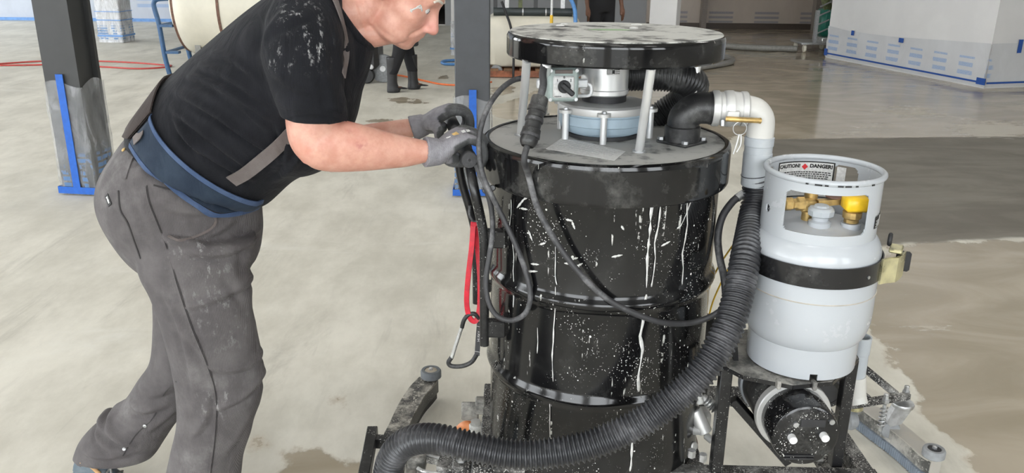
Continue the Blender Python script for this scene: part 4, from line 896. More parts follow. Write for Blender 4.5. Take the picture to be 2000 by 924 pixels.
lat('brass_coupling', [(.005, 0), (.013, 0), (.016, .004), (.016, .02), (.013, .024), (.013, .03), (.017, .034), (.017, .05), (.005, .05)], (TX-.098, TY-.03, zt_+.042), 'brass', 6, (1, .1, .0), sm=20)
MB().box((TX-.035, TY-.015, zt_+.035), (.04, .03, .03), bev=.006).build('valve_block', M['brass'], pt)
MB().cyl((TX-.03, TY-.01, zt_-.01), (TX-.03, TY-.01, zt_+.03), .014, n=16).build('valve_stem', M['brass'], pt); MB().cyl((TX-.02, TY+.01, zt_+.03), (TX-.02, TY+.01, zt_+.062), .016, n=10).build('valve_nut', M['brass'], pt)
MB().bar((TX-.01, TY-.01, zt_+.04), (TX+.05, TY-.01, zt_+.045), .016, .014).build('valve_arm', M['brass'], pt)
lat('copper_disc', [(.002, 0), (.022, 0), (.022, .004), (.002, .004)], (TX+.03, TY-.01, zt_+.055), 'rust', 20)
# labels: curved white caution plate inside the far side of the collar, black data plate outside
def curved(r, a0, a1, zb_, zt2, n=16, th=.0006):
    vs, fs = [], []
    for a_ in np.radians(np.linspace(a0, a1, n)):
        for z_ in (zb_, zt2): vs.append((TX+r*math.sin(a_), TY-r*math.cos(a_), z_))
    for i in range(n-1): fs.append((2*i, 2*i+2, 2*i+3, 2*i+1))
    m_ = MB(); m_.add(vs, fs); return m_
lb0, lb1 = 214, 150
curved(.1288, lb0+1.5, lb1-1.5, TZ+.385, TZ+.478).build('label_border', M['print_black'], col, 180)
lab = curved(.1280, lb0, lb1, TZ+.388, TZ+.475).build('caution_label', M['label_white'], col, 180)
def bent_text(txt, size, amid, z_, mat, bold=0.0, r=.1274, inner=True):
    me_ = text_mesh(txt, size, (0, 0, 0), (1, 0, 0), (0, 1, 0), bold=bold); c = cos_of(me_); a_ = math.radians(amid)+(-c[:, 0] if inner else c[:, 0])/r
    set_co(me_, np.stack([TX+r*np.sin(a_), TY-r*np.cos(a_), z_+c[:, 1]], 1)); return link('lettering', me_, mat, lab if inner else dp, 0)
bent_text('CAUTION!', .0128, 200, TZ+.466, M['print_black'], .0006); bent_text('DANGER!', .0128, 163, TZ+.466, M['print_black'], .0007)
a_ = math.radians(181); dm = V(TX+.1272*math.sin(a_), TY-.1272*math.cos(a_), TZ+.464)
MB().prism([(0, .008), (.008, 0), (0, -.008), (-.008, 0)], dm, (1, 0, 0), (0, 0, 1), (0, -1, 0), .0004).build('hazard_diamond', M['print_red'], lab, 0)
for k in range(11):
    for seg in range(9):
        pass
b = MB(); g_ = np.random.default_rng(3)
for k in range(9):
    a_ = lb0-3
    while a_ > lb1+4:
        w_ = g_.uniform(1.2, 3.6); a2 = math.radians(a_-w_/2); b.box((TX+.1274*math.sin(a2), TY-.1274*math.cos(a2), TZ+.4505-.0052*k), (math.radians(w_)*.127, .0005, .0024), np.stack([V(math.cos(a2), math.sin(a2), 0), V(-math.sin(a2), math.cos(a2), 0), V(0, 0, 1)], 1)); a_ -= w_+.8
o = b.build('small_print', M['print_black'], lab, 0); o['kind'] = 'stuff'
curved(.1280, 146, 136, TZ+.43, TZ+.47).build('side_label', M['label_white'], col, 180)
dp = curved(.1345, 46, 74, TZ+.372, TZ+.402).build('data_plate', M['print_black'], col, 180)
b = MB()
for k in range(5):
    a_ = 49+(k % 2)*2
    while a_ < 72:
        w_ = g_.uniform(1.2, 3.2); a2 = math.radians(a_+w_/2); b.box((TX+.1348*math.sin(a2), TY-.1348*math.cos(a2), TZ+.376+.0036*k), (math.radians(w_)*.13, .0005, .0013), np.stack([V(math.cos(a2), math.sin(a2), 0), V(-math.sin(a2), math.cos(a2), 0), V(0, 0, 1)], 1)); a_ += w_+.9
o = b.build('small_print', M['label_white'], dp, 0); o['kind'] = 'stuff'
a2 = math.radians(60); MB().lathe([(.0035, 0), (.0045, 0), (.0045, .0006), (.0035, .0006)], (TX+.1347*math.sin(a2), TY-.1347*math.cos(a2), TZ+.396), (math.sin(a2), -math.cos(a2), 0), 20, closed=True).build('approval_mark', M['label_white'], dp)
# chips in the lip paint and scratches
b = MB()
for (an, w_) in ((-24, .016), (-17, .008), (-5, .012), (2, .014), (10, .006), (28, .008), (-34, .006)):
    a2 = math.radians(an); b.box((TX+.1416*math.sin(a2), TY-.1416*math.cos(a2), TZ+.486), (w_, .0015, .0035), np.stack([V(math.cos(a2), math.sin(a2), 0), V(-math.sin(a2), math.cos(a2), 0), V(0, 0, 1)], 1))
o = b.build('paint_chips', M['print_black'], col, 0); o['kind'] = 'stuff'
# ---------------------------------------------------------------- strap with latch
st = thing('cylinder_strap', 'black band clamped round the propane cylinder with a yellow zinc latch', 'strap', (TX, TY, TZ+.27))
M['band'] = splat('black_band_paint', (.010, .010, .011), .22, .12, 0, .10, dscale=60)
rs_ = rb+.0025; zs = TZ+.247
MB().lathe([(rs_, 0), (rs_+.003, 0), (rs_+.003, .050), (rs_, .050)], (TX, TY, zs), n=96, closed=True).build('band', M['band'], st, 40)
MB().cyl((TX+(rs_+.002)*math.sin(.55), TY-(rs_+.002)*math.cos(.55), zs+.022), (TX+(rs_+.005)*math.sin(.55), TY-(rs_+.005)*math.cos(.55), zs+.022), .004, n=12).build('rivet', M['steel'], st)
a_ = math.radians(62); er = V(math.sin(a_), -math.cos(a_), 0); et = V(math.cos(a_), math.sin(a_), 0); lo = V(TX, TY, zs+.022)+er*(rs_+.006)
Rl = np.stack([et, er, V(0, 0, 1)], 1)
lt = MB().box(lo+er*.016-et*.012, (.016, .040, .060), Rl, bev=.002)
lt = MB().prism([(-.030, -.006), (-.012, .004), (.004, .022), (.030, .030), (.060, .036), (.060, .040), (.028, .036), (.0, .028), (-.016, .010), (-.032, -.002)], lo-V(0, 0, .030), et, er, (0, 0, 1), .062).build('latch_plate', M['zinc'], st, 30)
MB().box(lo+et*.035+er*.018+V(0, 0, .042), (.05, .030, .010), Rl, bev=.003).build('latch_hook', M['zinc'], st)
MB().box(lo+et*.085+er*.035+V(0, 0, -.002), (.016, .034, .05), Rl, bev=.005).build('latch_handle', M['dark_rubber'], st)
MB().tube([lo+et*.06+er*.0+V(0, 0, .055+.0)+.012*math.cos(q_)*et+.012*math.sin(q_)*V(0, 0, 1) for q_ in np.linspace(0, 2*pi, 16, endpoint=False)], .005, 10, closed=True).build('latch_ring', M['dark_rubber'], st)
# ================================================================ machine frame, motor and squeegees
mf = thing('machine_frame', 'black slurry-covered machine frame carrying drum and propane cylinder', 'machine', (.4, 2.1, 0))
ZP = TZ-.004
pl = [PZ(x, y, ZP) for x, y in ((1412, 712), (1452, 733), (1548, 752), (1625, 745), (1676, 700), (1664, 678))]
poly = [tuple(q[:2]) for q in pl]+[(TX+.12, TY+.16), (TX-.12, TY+.16), (TX-.19, TY+.06)]
MB().prism(poly, (0, 0, ZP-.006), (1, 0, 0), (0, 1, 0), (0, 0, 1), .006).build('platform', M['frame_plate'], mf, 0, 'dusty plate under the cylinder')
b = MB(); n_ = len(poly)
for i in range(n_): b.bar(V(*poly[i], ZP-.006), V(*poly[(i+1) % n_], ZP-.006), .005, .010)
b.build('platform_rim', M['frame'], mf, 0)
ZR = .318
LP = pl[0]+V(.012, .012, -.006); RP = pl[4]+V(-.012, .012, -.006)
for q in (LP, RP, LP+V(.02, .30, 0), RP+V(-.02, .30, 0)): MB().bar(V(q[0], q[1], ZR-.03), q, .030, .030, bev=.002).build('upright', M['frame'], mf)
MB().bar(P(1432, 780, 1.90), P(1540, 903, 1.86), .030, .02, bev=.002).build('brace', M['frame'], mf)
MB().bar(P(1432, 640, 1.93), P(1436, 705, 1.93), .022, .012).build('tank_back_bar', M['frame'], mf)
rail = M['frame_dirty']
MB().bar((-.10, 1.93, ZR-.045), (.97, 1.90, ZR-.045), .045, .05, bev=.003).build('rail', rail, mf); MB().bar((.0, 2.36, ZR-.045), (.97, 2.33, ZR-.045), .045, .05, bev=.003).build('rail', rail, mf)
for xx in (-.06, .22, .5, .95): MB().bar((xx, 1.9, ZR-.05), (xx, 2.38, ZR-.05), .045, .04, bev=.003).build('cross_member', rail, mf)
MB().box((DX, DY, .262), (.50, .44, .006)).build('drum_pan', M['frame_plate'], mf)
for (px, py) in ((1350, 892), (1372, 900)): MB().cyl(P(px, py, 1.90), P(px, py, 1.90)+V(0, 0, .02), .011, n=6).build('bolt', M['steel'], mf, 20)
# black canister motor lying under the platform, axis towards the viewer
MX, MZ = .694, .519
y1 = 1.722
can = MB().lathe([(.01, 0), (.072, 0), (.0775, .003), (.0795, .010), (.0795, .095), (.01, .095)], (MX, y1, MZ), (0, 1, 0), 64).build('canister', splat('black_canister_enamel', (.008, .008, .009), .14, .5, 0, .12, dscale=60, grit=.55), mf, 30)
MB().lathe([(.0785, .090), (.0895, .090), (.0915, .093), (.0915, .112), (.0785, .112)], (MX, y1, MZ), (0, 1, 0), 64, closed=True).build('clamp_ring', M['cast'], can, 30)
MB().lathe([(.01, .108), (.085, .108), (.085, .262), (.01, .262)], (MX, y1, MZ), (0, 1, 0), 64).build('motor_drum', splat('black_motor_paint', (.016, .016, .017), .4, .2, 0, .25, grit=.5), mf, 30)
MB().lathe([(.084, .250), (.0905, .250), (.0905, .275), (.084, .275)], (MX, y1, MZ), (0, 1, 0), 64, closed=True).build('end_ring', M['grey_pvc'], mf)
for (dx, dz) in ((-.034, -.002), (.040, .004)):
    MB().cyl((MX+dx, y1+.002, MZ+dz), (MX+dx, y1-.018, MZ+dz), .0095, n=16, bev=.002).build('stud', M['white_plastic'], can)
MB().cyl((MX-.028, y1+.002, MZ+.032), (MX-.028, y1-.004, MZ+.032), .0065, n=10).build('screw', M['steel'], can); MB().cyl((MX+.055, y1+.002, MZ+.040), (MX+.055, y1-.004, MZ+.040), .0065, n=10).build('screw', M['steel'], can)
MB().box((MX+.012, y1-.001, MZ+.036), (.058, .004, .020), bev=.001).build('plate', M['dark_rubber'], can)
for s in (-.052, -.060): MB().box((MX-.01, y1-.0008, MZ+s), (.07, .003, .004)).build('rib', M['dark_rubber'], can)
MB().lathe([(.030, -.006), (.040, -.008), (.042, 0), (.040, .008), (.030, .006)], P(1614, 766, 1.98), (.35, 1, 0), 36, closed=True).build('pulley', M['frame'], mf)
MB().lathe([(.004, -.004), (.032, -.004), (.032, .004), (.004, .004)], P(1614, 766, 1.98), (.35, 1, 0), 36).build('pulley_web', M['dark_metal'], mf)
for (px, py) in ((1520, 750), (1590, 752)): MB().box(P(px, py, 1.805), (.010, .02, .022), bev=.002).build('clamp_ear', M['frame_plate'], mf)
# valve manifold between drum and upright
vm = [((1356, 800), (1378, 845), .020), ((1348, 838), (1372, 838), .016), ((1370, 776), (1392, 792), .013), ((1362, 755), (1368, 790), .010), ((1346, 868), (1358, 872), .012), ((1378, 850), (1392, 862), .010)]
for i, (p0, p1, r_) in enumerate(vm): MB().cyl(P(*p0, 2.0), P(*p1, 1.98), r_, n=14, bev=.003).build('valve_fitting', M['cast'] if i != 3 else M['slurry'], mf)
MB().box(P(1368, 818, 2.02), (.05, .05, .06), bev=.01).build('valve_body', M['cast'], mf); MB().cyl(P(1356, 776, 1.99), P(1352, 788, 1.97), .010, n=12).build('valve_cap', M['dark_rubber'], mf)
for k in range(5): MB().lathe([(.010, 0), (.0145, .002), (.010, .004)], P(1378, 781, 1.985)+V(.006*k, -.002*k, -.005*k), (1, -.3, -.8), 16).build('thread', M['steel'], mf)
# caster plate at the near right corner
pp = [PZ(x, y, .245) for x, y in ((1585, 890), (1600, 884), (1655, 880), (1668, 886), (1700, 930), (1690, 960), (1630, 960))]
MB().prism([tuple(q[:2]) for q in pp], (0, 0, .235), (1, 0, 0), (0, 1, 0), (0, 0, 1), .010).build('caster_plate', M['frame_dirty'], mf, 0)
for (px, py) in ((1601, 902), (1654, 893), (1660, 936)): MB().lathe([(.003, 0), (.011, 0), (.011, .007), (.003, .008)], PZ(px, py, .245), n=6).build('bolt', M['steel'], mf, 20)
cq = PZ(1640, 915, .245)
MB().lathe([(.01, -.02), (.06, -.022), (.068, -.01), (.068, .01), (.06, .022), (.01, .02)], (cq[0], cq[1]+.03, .068), (0, 1, 0), 32).build('caster_wheel', M['grey_rubber'], mf); MB().box((cq[0], cq[1]+.03, .17), (.05, .055, .13), bev=.01).build('caster_fork', M['steel'], mf)
for (xx, yy) in ((.5, 2.36), (.02, 1.99), (.02, 2.34)):
    MB().lathe([(.01, -.02), (.085, -.022), (.095, -.01), (.095, .01), (.085, .022), (.01, .02)], (xx, yy, .095), (0, 1, 0), 32).build('wheel', M['grey_rubber'], mf); MB().box((xx, yy, .2), (.05, .055, .15), bev=.01).build('wheel_fork', M['frame'], mf)
# grey pipe stub behind the cylinder
ps = P(1684, 657, 2.10)
MB().lathe([(.022, 0), (.026, 0), (.026, -.05), (.024, -.052), (.025, -.13), (.022, -.13)], ps, n=28, closed=True).build('pipe_stub', M['grey_pvc'], mf); MB().tube(crom([ps-V(0, 0, .12), ps-V(-.006, 0, .16), ps-V(-.010, .0, .185), ps-V(-.014, .01, .205)], 6), .027, 20).build('pipe_foot', M['white_pvc'], mf)
# --- front squeegee
sq = thing('squeegee', 'pale metal squeegee with ribbed blue blade ahead of the machine, right', 'squeegee', PZ(1750, 850, 0))
zq = .085
Lf = [(1672, 790), (1710, 818), (1746, 844), (1775, 868), (1800, 890), (1818, 901)]; Rg = [(1696, 786), (1735, 806), (1768, 831), (1795, 853), (1822, 878), (1838, 897)]
pa_ = crom([PZ(x, y, zq)[:2] for x, y in Lf], 4); pb_ = crom([PZ(x, y, zq)[:2] for x, y in Rg], 4)
M['squeegee_alu'] = splat('slurry_stained_aluminium', (.50, .48, .44), .45, .1, 0, .6, metal=.4, dcol=(.60, .54, .44))
MB().prism([tuple(q) for q in pa_]+[tuple(q) for q in pb_[::-1]], (0, 0, zq-.006), (1, 0, 0), (0, 1, 0), (0, 0, 1), .006).build('top_plate', M['squeegee_alu'], sq, 0)
def wall_strip(path, z0_, z1_, th, corr=0.0, pitch=.008):
    q, s = resample(np.asarray(path), .002 if corr else .02); tg_ = np.gradient(q, axis=0); tg_ /= np.linalg.norm(tg_, axis=1)[:, None]; n2 = np.stack([tg_[:, 1], -tg_[:, 0]], 1)
    off = corr*(np.abs(((s/pitch) % 1)*2-1)) if corr else np.zeros(len(s)); m_ = MB(); rr_ = []
    for k in range(len(q)): a2 = q[k]+n2[k]*off[k]; b3 = q[k]-n2[k]*th; rr_.append([(*a2, z0_), (*a2, z1_), (*b3, z1_), (*b3, z0_)])
    m_.rings(rr_); return m_
wall_strip(pa_, .034, zq-.003, .006).build('side_plate', M['frame_plate'], sq, 20)
b_ = wall_strip(pa_-V(.004, .004), .004, .036, .006, .006, .010)
b_.build('blade', plain('blue_ribbed_rubber', (.20, .235, .28), .5), sq, 20, 'ribbed blue rubber blade')
ea, eb = pa_[-1], pb_[-1]
MB().bar(V(ea[0], ea[1], .045), V(eb[0], eb[1], .045), .008, .09).build('end_plate', M['squeegee_alu'], sq, 0)
def roller(par, c, r, h, tread, hub):
    w_ = MB().lathe([(.012, 0), (r*.75, 0), (r, .006), (r, h-.006), (r*.9, h), (r*.62, h), (r*.6, h-.004), (.012, h-.004)], c, n=36).build('bumper_wheel', M[tread], par, 40)
    MB().lathe([(.004, h-.01), (r*.58, h-.01), (r*.58, h-.002), (r*.3, h), (.004, h)], c, n=30).build('hub', M[hub], w_); MB().lathe([(.002, h), (.008, h), (.008, h+.007), (.002, h+.009)], c, n=6).build('bolt', M['steel'], w_, 20)
roller(sq, PZ(1822, 893, .09), .034, .032, 'grey_rubber', 'dark_rubber')
zb_ = .20
c0, c1 = PZ(1655, 792, zb_), PZ(1775, 773, zb_)
MB().bar(c0, c1, .022, .022, bev=.002).build('cross_bar', M['frame_dirty'], sq)
for (p0, p1, zz) in (((1672, 706), (1752, 772), .30), ((1664, 754), (1698, 780), .25)): MB().bar(PZ(*p0, zz), PZ(*p1, zb_), .022, .020, bev=.002).build('arm', M['frame_dirty'], sq)
for (px, py) in ((1769, 764), (1729, 780), (1666, 776)):
    q = PZ(px, py+6, zb_); MB().lathe([(.003, 0), (.013, 0), (.013, .012), (.009, .013), (.009, .030), (.003, .032)], q, n=6).build('bolt', M['steel'], sq, 20)
q = PZ(1728, 790, zb_-.02); MB().cyl(q-V(0, 0, .10), q, .006, n=12).build('spindle', M['steel'], sq)
hx = np.array([q+V(.011*math.cos(a_), .011*math.sin(a_), -.085+.075*a_/(10*pi)) for a_ in np.linspace(0, 10*pi, 120)]); MB().tube(hx, .0022, 8).build('spring', M['steel'], sq)
q = PZ(1764, 786, zb_-.02); MB().lathe([(.004, 0), (.034, 0), (.036, -.006), (.034, -.014), (.004, -.014)], q, n=32).build('caster_mount', M['steel'], sq)
MB().prism([(-.03, -.012), (.03, -.012), (.0, -.075), (-.035, -.085), (-.05, -.07)], q+V(0, -.014, 0), (1, 0, 0), (0, 0, 1), (0, 1, 0), .028).build('caster_fork', M['steel'], sq, 0)
MB().lathe([(.006, -.012), (.030, -.012), (.034, 0), (.030, .012), (.006, .012)], (q[0]-.03, q[1], q[2]-.10), (0, 1, 0), 28).build('caster_wheel', M['grey_rubber'], sq)
q = PZ(1668, 790, zb_-.02); MB().lathe([(.004, 0), (.030, 0), (.030, -.012), (.004, -.012)], q, n=28).build('caster_mount', M['zinc'], sq); MB().lathe([(.006, -.014), (.034, -.014), (.038, 0), (.034, .014), (.006, .014)], (q[0]-.005, q[1]+.01, q[2]-.06), (1, .3, 0), 28).build('caster_wheel', M['grey_rubber'], sq)
# --- rear squeegee, curved black bar with bumper wheel
s2 = thing('squeegee', 'curved black squeegee bar spotted with slurry, left of the drum', 'squeegee', PZ(800, 800, 0))
Lf = [(742, 900), (746, 868), (749, 851), (761, 827), (778, 791), (799, 758), (819, 737)]; Rg = [(788, 905), (793, 868), (800, 829), (811, 806), (829, 774), (847, 753), (856, 742)]
pa_ = crom([PZ(x, y, .08)[:2] for x, y in Lf], 4); pb_ = crom([PZ(x, y, .08)[:2] for x, y in Rg], 4)
M['squeegee_black'] = splat('slurry_spotted_black_steel', (.03, .03, .03), .45, .75, 0, .95, dcol=(.54, .51, .45), dscale=32, grit=.6, cover=.07)
MB().prism([tuple(q) for q in pa_]+[tuple(q) for q in pb_[::-1]], (0, 0, .074), (1, 0, 0), (0, 1, 0), (0, 0, 1), .008).build('top_plate', M['squeegee_black'], s2, 0)
wall_strip(pb_, .03, .076, .006).build('side_plate', M['frame'], s2, 20); wall_strip(pb_-V(.006, 0), .003, .036, .006).build('blade', M['dark_rubber'], s2, 20)
M['wheel_dusty'] = plain('dusty_grey_rubber', (.12, .13, .14), .7, var=.2); M['hub_tan'] = plain('dusty_tan_hub', (.42, .37, .30), .7, var=.2, sc=60)
roller(s2, PZ(842, 738, .085), .038, .034, 'wheel_dusty', 'hub_tan')
for p0, p1 in ((PZ(1672, 706, .30), V(.955, 2.33, .275)), (PZ(1664, 754, .25), V(.955, 2.12, .275))): MB().bar(p0, p1, .022, .020, bev=.002).build('arm', M['frame_dirty'], sq)
MB().bar(V(pb_[2][0], pb_[2][1], .085), V(-.06, 1.95, .27), .03, .03, bev=.002).build('arm', M['frame_dirty'], s2)
MB().bar(ps-V(0, 0, .10), V(.95, 2.3, .30), .02, .02, bev=.002).build('pipe_bracket', M['frame'], mf)
# left end of the frame
zl = .265
e0, e1 = PZ(728, 842, zl), PZ(710, 940, zl)
MB().bar(e0, e1, .030, .035, bev=.002).build('end_bar', M['frame'], mf)
MB().bar(PZ(732, 862, zl), PZ(790, 866, zl), .03, .03, bev=.002).build('end_link', M['frame'], mf)
MB().bar(PZ(800, 876, .22), PZ(806, 960, .22), .03, .03, bev=.002).build('end_link', M['frame_plate'], mf)
MB().cyl(PZ(787, 876, .22), PZ(820, 876, .22), .026, n=20, bev=.004).build('pivot', M['frame'], mf)
MB().box(PZ(814, 902, .24), (.05, .05, .05), bev=.006).build('pivot_block', M['frame_plate'], mf)
MB().cyl(PZ(822, 888, .24), PZ(868, 897, .24), .0055, n=12).build('rod', M['steel'], mf); MB().tube(crom([PZ(816, 915, .25), PZ(830, 922, .25), PZ(860, 926, .25), PZ(900, 928, .25)], 6), .006, 12).build('rod', M['alu'], mf)
q = PZ(876, 908, .25); MB().prism([(-.03, -.035), (.01, -.05), (.05, -.03), (.05, .03), (.01, .012), (-.02, .045)], q, (1, 0, 0), (0, 1, 0), (0, 0, 1), .02).build('hinge_plate', M['frame_dirty'], mf, 0)
MB().box(PZ(902, 908, .26), (.05, .07, .03), bev=.004).build('hinge_block', M['frame_dirty'], mf); MB().lathe([(.003, 0), (.014, 0), (.014, .008), (.003, .01)], PZ(901, 900, .278), n=6).build('bolt', M['steel'], mf, 20)
MB().cyl(PZ(932, 905, .25), PZ(932, 940, .25), .02, n=16).build('fitting', M['alu_dull'], mf)
MB().prism([(0, 0), (.02, -.05), (.05, -.05), (.055, -.02), (.03, .02)], PZ(772, 890, .2), (1, 0, 0), (0, 1, 0), (0, 0, 1), .01).build('corner_plate', M['cast'], mf, 0)
# drain fitting with orange hose at the back left of the drum
q = P(918, 803, 2.25); MB().box(q, (.052, .012, .062), bev=.004).build('guard_plate', M['frame_plate'], mf); MB().box(P(938, 792, 2.25), (.03, .03, .05), bev=.004).build('guard_plate', M['frame_plate'], mf)
MB().cyl(P(930, 828, 2.22), P(932, 862, 2.22), .022, n=18, bev=.004).build('drain_fitting', M['slurry'], mf); MB().cyl(P(929, 822, 2.22), P(930, 834, 2.22), .016, n=6).build('drain_nut', M['cast'], mf)
tag(MB().tube(crom([P(926, 836, 2.24), P(910, 832, 2.25), P(897, 842, 2.27), P(890, 860, 2.3), P(893, 880, 2.32)], 8), .016, 14).build('drain_hose', plain('pale_orange_hose', (.80, .30, .12), .45), None, 180), 'short orange hose curling out beside the drum foot', 'hose')
# ================================================================ the worker
from mathutils.bvhtree import BVHTree
MY = 2.10
def loft_px(secs, n=40, per=7, shrink=1.0, ee=2.0):
    """secs: (ax, ay, bx, by, Y, half_depth[, Y2]) -> rings; A/B are the two outline points of a section at depth Y"""
    rows = []
    for s in secs:
        a = P(s[0], s[1], s[4]); b = P(s[2], s[3], s[6] if len(s) > 6 else s[4]); rows.append(np.r_[(a+b)/2, (b-a)/2*shrink, s[5]*shrink])
    arr = crom(rows, per); t_ = np.arange(n)*2*pi/n; cc = np.sign(np.cos(t_))*abs(np.cos(t_))**(2/ee); ss = np.sign(np.sin(t_))*abs(np.sin(t_))**(2/ee)
    return [q[:3]+cc[:, None]*q[3:6]+ss[:, None]*V(0, q[6], 0) for q in arr]
def caps_chain(mb, pts, rad, n=16, per=6):
    """round-ended limb through pts with radii rad"""
    q = crom(np.c_[np.asarray(pts, float), rad], per); d0 = nrm(q[0, :3]-q[1, :3]); d1 = nrm(q[-1, :3]-q[-2, :3]); pre = []; post = []
    for k in (1.0, .92, .72, .38): pre.append(np.r_[q[0, :3]+d0*q[0, 3]*k, q[0, 3]*math.sqrt(max(0, 1-k*k))+1e-4]); 
    for k in (.38, .72, .92, 1.0): post.append(np.r_[q[-1, :3]+d1*q[-1, 3]*k, q[-1, 3]*math.sqrt(max(0, 1-k*k))+1e-4])
    q = np.vstack([pre, q, post]); mb.tube(q[:, :3], q[:, 3], n)
def folds(me, lines, Yref, w, amp, ymax=None):
    """push soft ridges (+) and creases (-) into a cloth mesh along lines given in the x-z plane"""
    c = cos_of(me); nn_ = nor_of(me); d = np.zeros(len(c)); xz = c[:, [0, 2]]
    for ln in lines:
        px, k = ln[0], (ln[1] if len(ln) > 1 else 1.0); ww = w*(ln[2] if len(ln) > 2 else 1.0)
        q = crom([P(x, y, Yref)[[0, 2]] for x, y in px], 8); best = np.full(len(c), 9.0); tb = np.zeros(len(c)); L = len(q)-1
        sgn = np.zeros(len(c))
        for i in range(L):
            a, e = q[i], q[i+1]-q[i]; wv = xz-a; t_ = np.clip(wv@e/(e@e+1e-12), 0, 1); r_ = wv-t_[:, None]*e; dd = np.linalg.norm(r_, axis=1); m_ = dd < best
            best[m_] = dd[m_]; tb[m_] = (i+t_[m_])/L; sgn[m_] = (e[0]*r_[m_, 1]-e[1]*r_[m_, 0])
        env = np.sin(np.clip(tb, 0, 1)*pi)**.6; sd = best*np.sign(sgn)
        # ridge with a sharper valley on its lower side
        d += k*amp*env*(np.exp(-(sd/ww)**2)-.8*np.exp(-((sd+1.5*ww)/(.8*ww))**2))
    if ymax is not None: d *= np.clip((ymax-c[:, 1])/.05, 0, 1)
    set_co(me, c+nn_*d[:, None]); return me
def bvh_of(me):
    return BVHTree.FromPolygons([tuple(v.co) for v in me.vertices], [tuple(p.vertices) for p in me.polygons])
def on(bv, px, py, Yg=MY, off=0.0):
    d = ray(px, py); h = bv.ray_cast(Vector((0, 0, HC)), Vector(d).normalized())
    if h[0] is None: h = bv.find_nearest(Vector(P(px, py, Yg)))
    nn_ = np.array(h[1]); 
    if nn_@d > 0 and abs(nn_@d) > .3: nn_ = -nn_
    return np.array(h[0])+nn_*off, nn_
wk = thing('person', 'worker in black shirt and grey trousers bending over to push the machine handle', 'person', (-.85, 2.1, 0))
# ---- materials
ts = NT('ruddy_skin'); nz = ts.noise(28, detail=6, rough=.65); red = ts.noise(9, detail=3)
sk = ts.mix(ts.ramp(nz, .3, .72), (.56, .27, .20), (.68, .38, .295)); sk = ts.mix(ts.ramp(red, .5, .72, 0, .5), sk, (.60, .21, .16))
for (pp_, r_) in ((P(705, 283, 1.87), .024), (P(722, 290, 1.87), .02), (P(680, 262, 1.88), .016)):
    sk = ts.mix(ts.math('MULTIPLY', ts.blob(pp_, r_), ts.ramp(ts.noise(70, detail=4), .42, .6, 0, .75)), sk, (.42, .13, .12))
hd_o = P(853, 65, MY)-V(.0907, 0, -.1034)
sk = ts.mix(ts.math('MULTIPLY', ts.blob(hd_o+V(.085, -.02, -.09), .045), .55), sk, (.78, .34, .30))
ts.set(Base__Color=sk, Roughness=.45, Subsurface__Weight=.12, Subsurface__Radius=(.012, .004, .002), Subsurface__Scale=1.0); ts.bump(ts.noise(220, detail=3), .12, .002)
M['skin'] = ts.m
M['shirt'] = fabric('black_knit_shirt', (.0055, .006, .0085), (.0095, .010, .0135), 800, marks=[(P(585, 25, 1.90), .075, .5), (P(622, 80, 1.86), .06, .75), (P(635, 112, 1.86), .045, .6), (P(552, 118, 1.86), .05, .6), (P(600, 115, 1.86), .05, .22)], bump=.35, wrinkle=.9)
M['trousers'] = fabric('grey_work_trousers', (.088, .080, .082), (.128, .118, .119), 700, dust=.35, marks=[(P(390, 520, 1.86), .14, .35), (P(440, 640, 1.86), .14, .3), (P(430, 800, 1.86), .12, .3), (P(385, 440, 1.86), .09, .2)], bump=.4)
M['seam'] = fabric('dark_seam_thread', (.035, .032, .033), (.05, .046, .047), 700)
M['belt'] = fabric('navy_elastic_belt', (.016, .026, .045), (.026, .040, .062), 900, dust=.12); M['belt_edge'] = fabric('blue_belt_binding', (.045, .075, .15), (.07, .105, .19), 900); M['strap'] = fabric('grey_brown_strap', (.125, .105, .10), (.165, .145, .14), 700)
M['belt_back'] = fabric('dark_brown_belt_pad', (.035, .026, .024), (.05, .038, .034), 800)
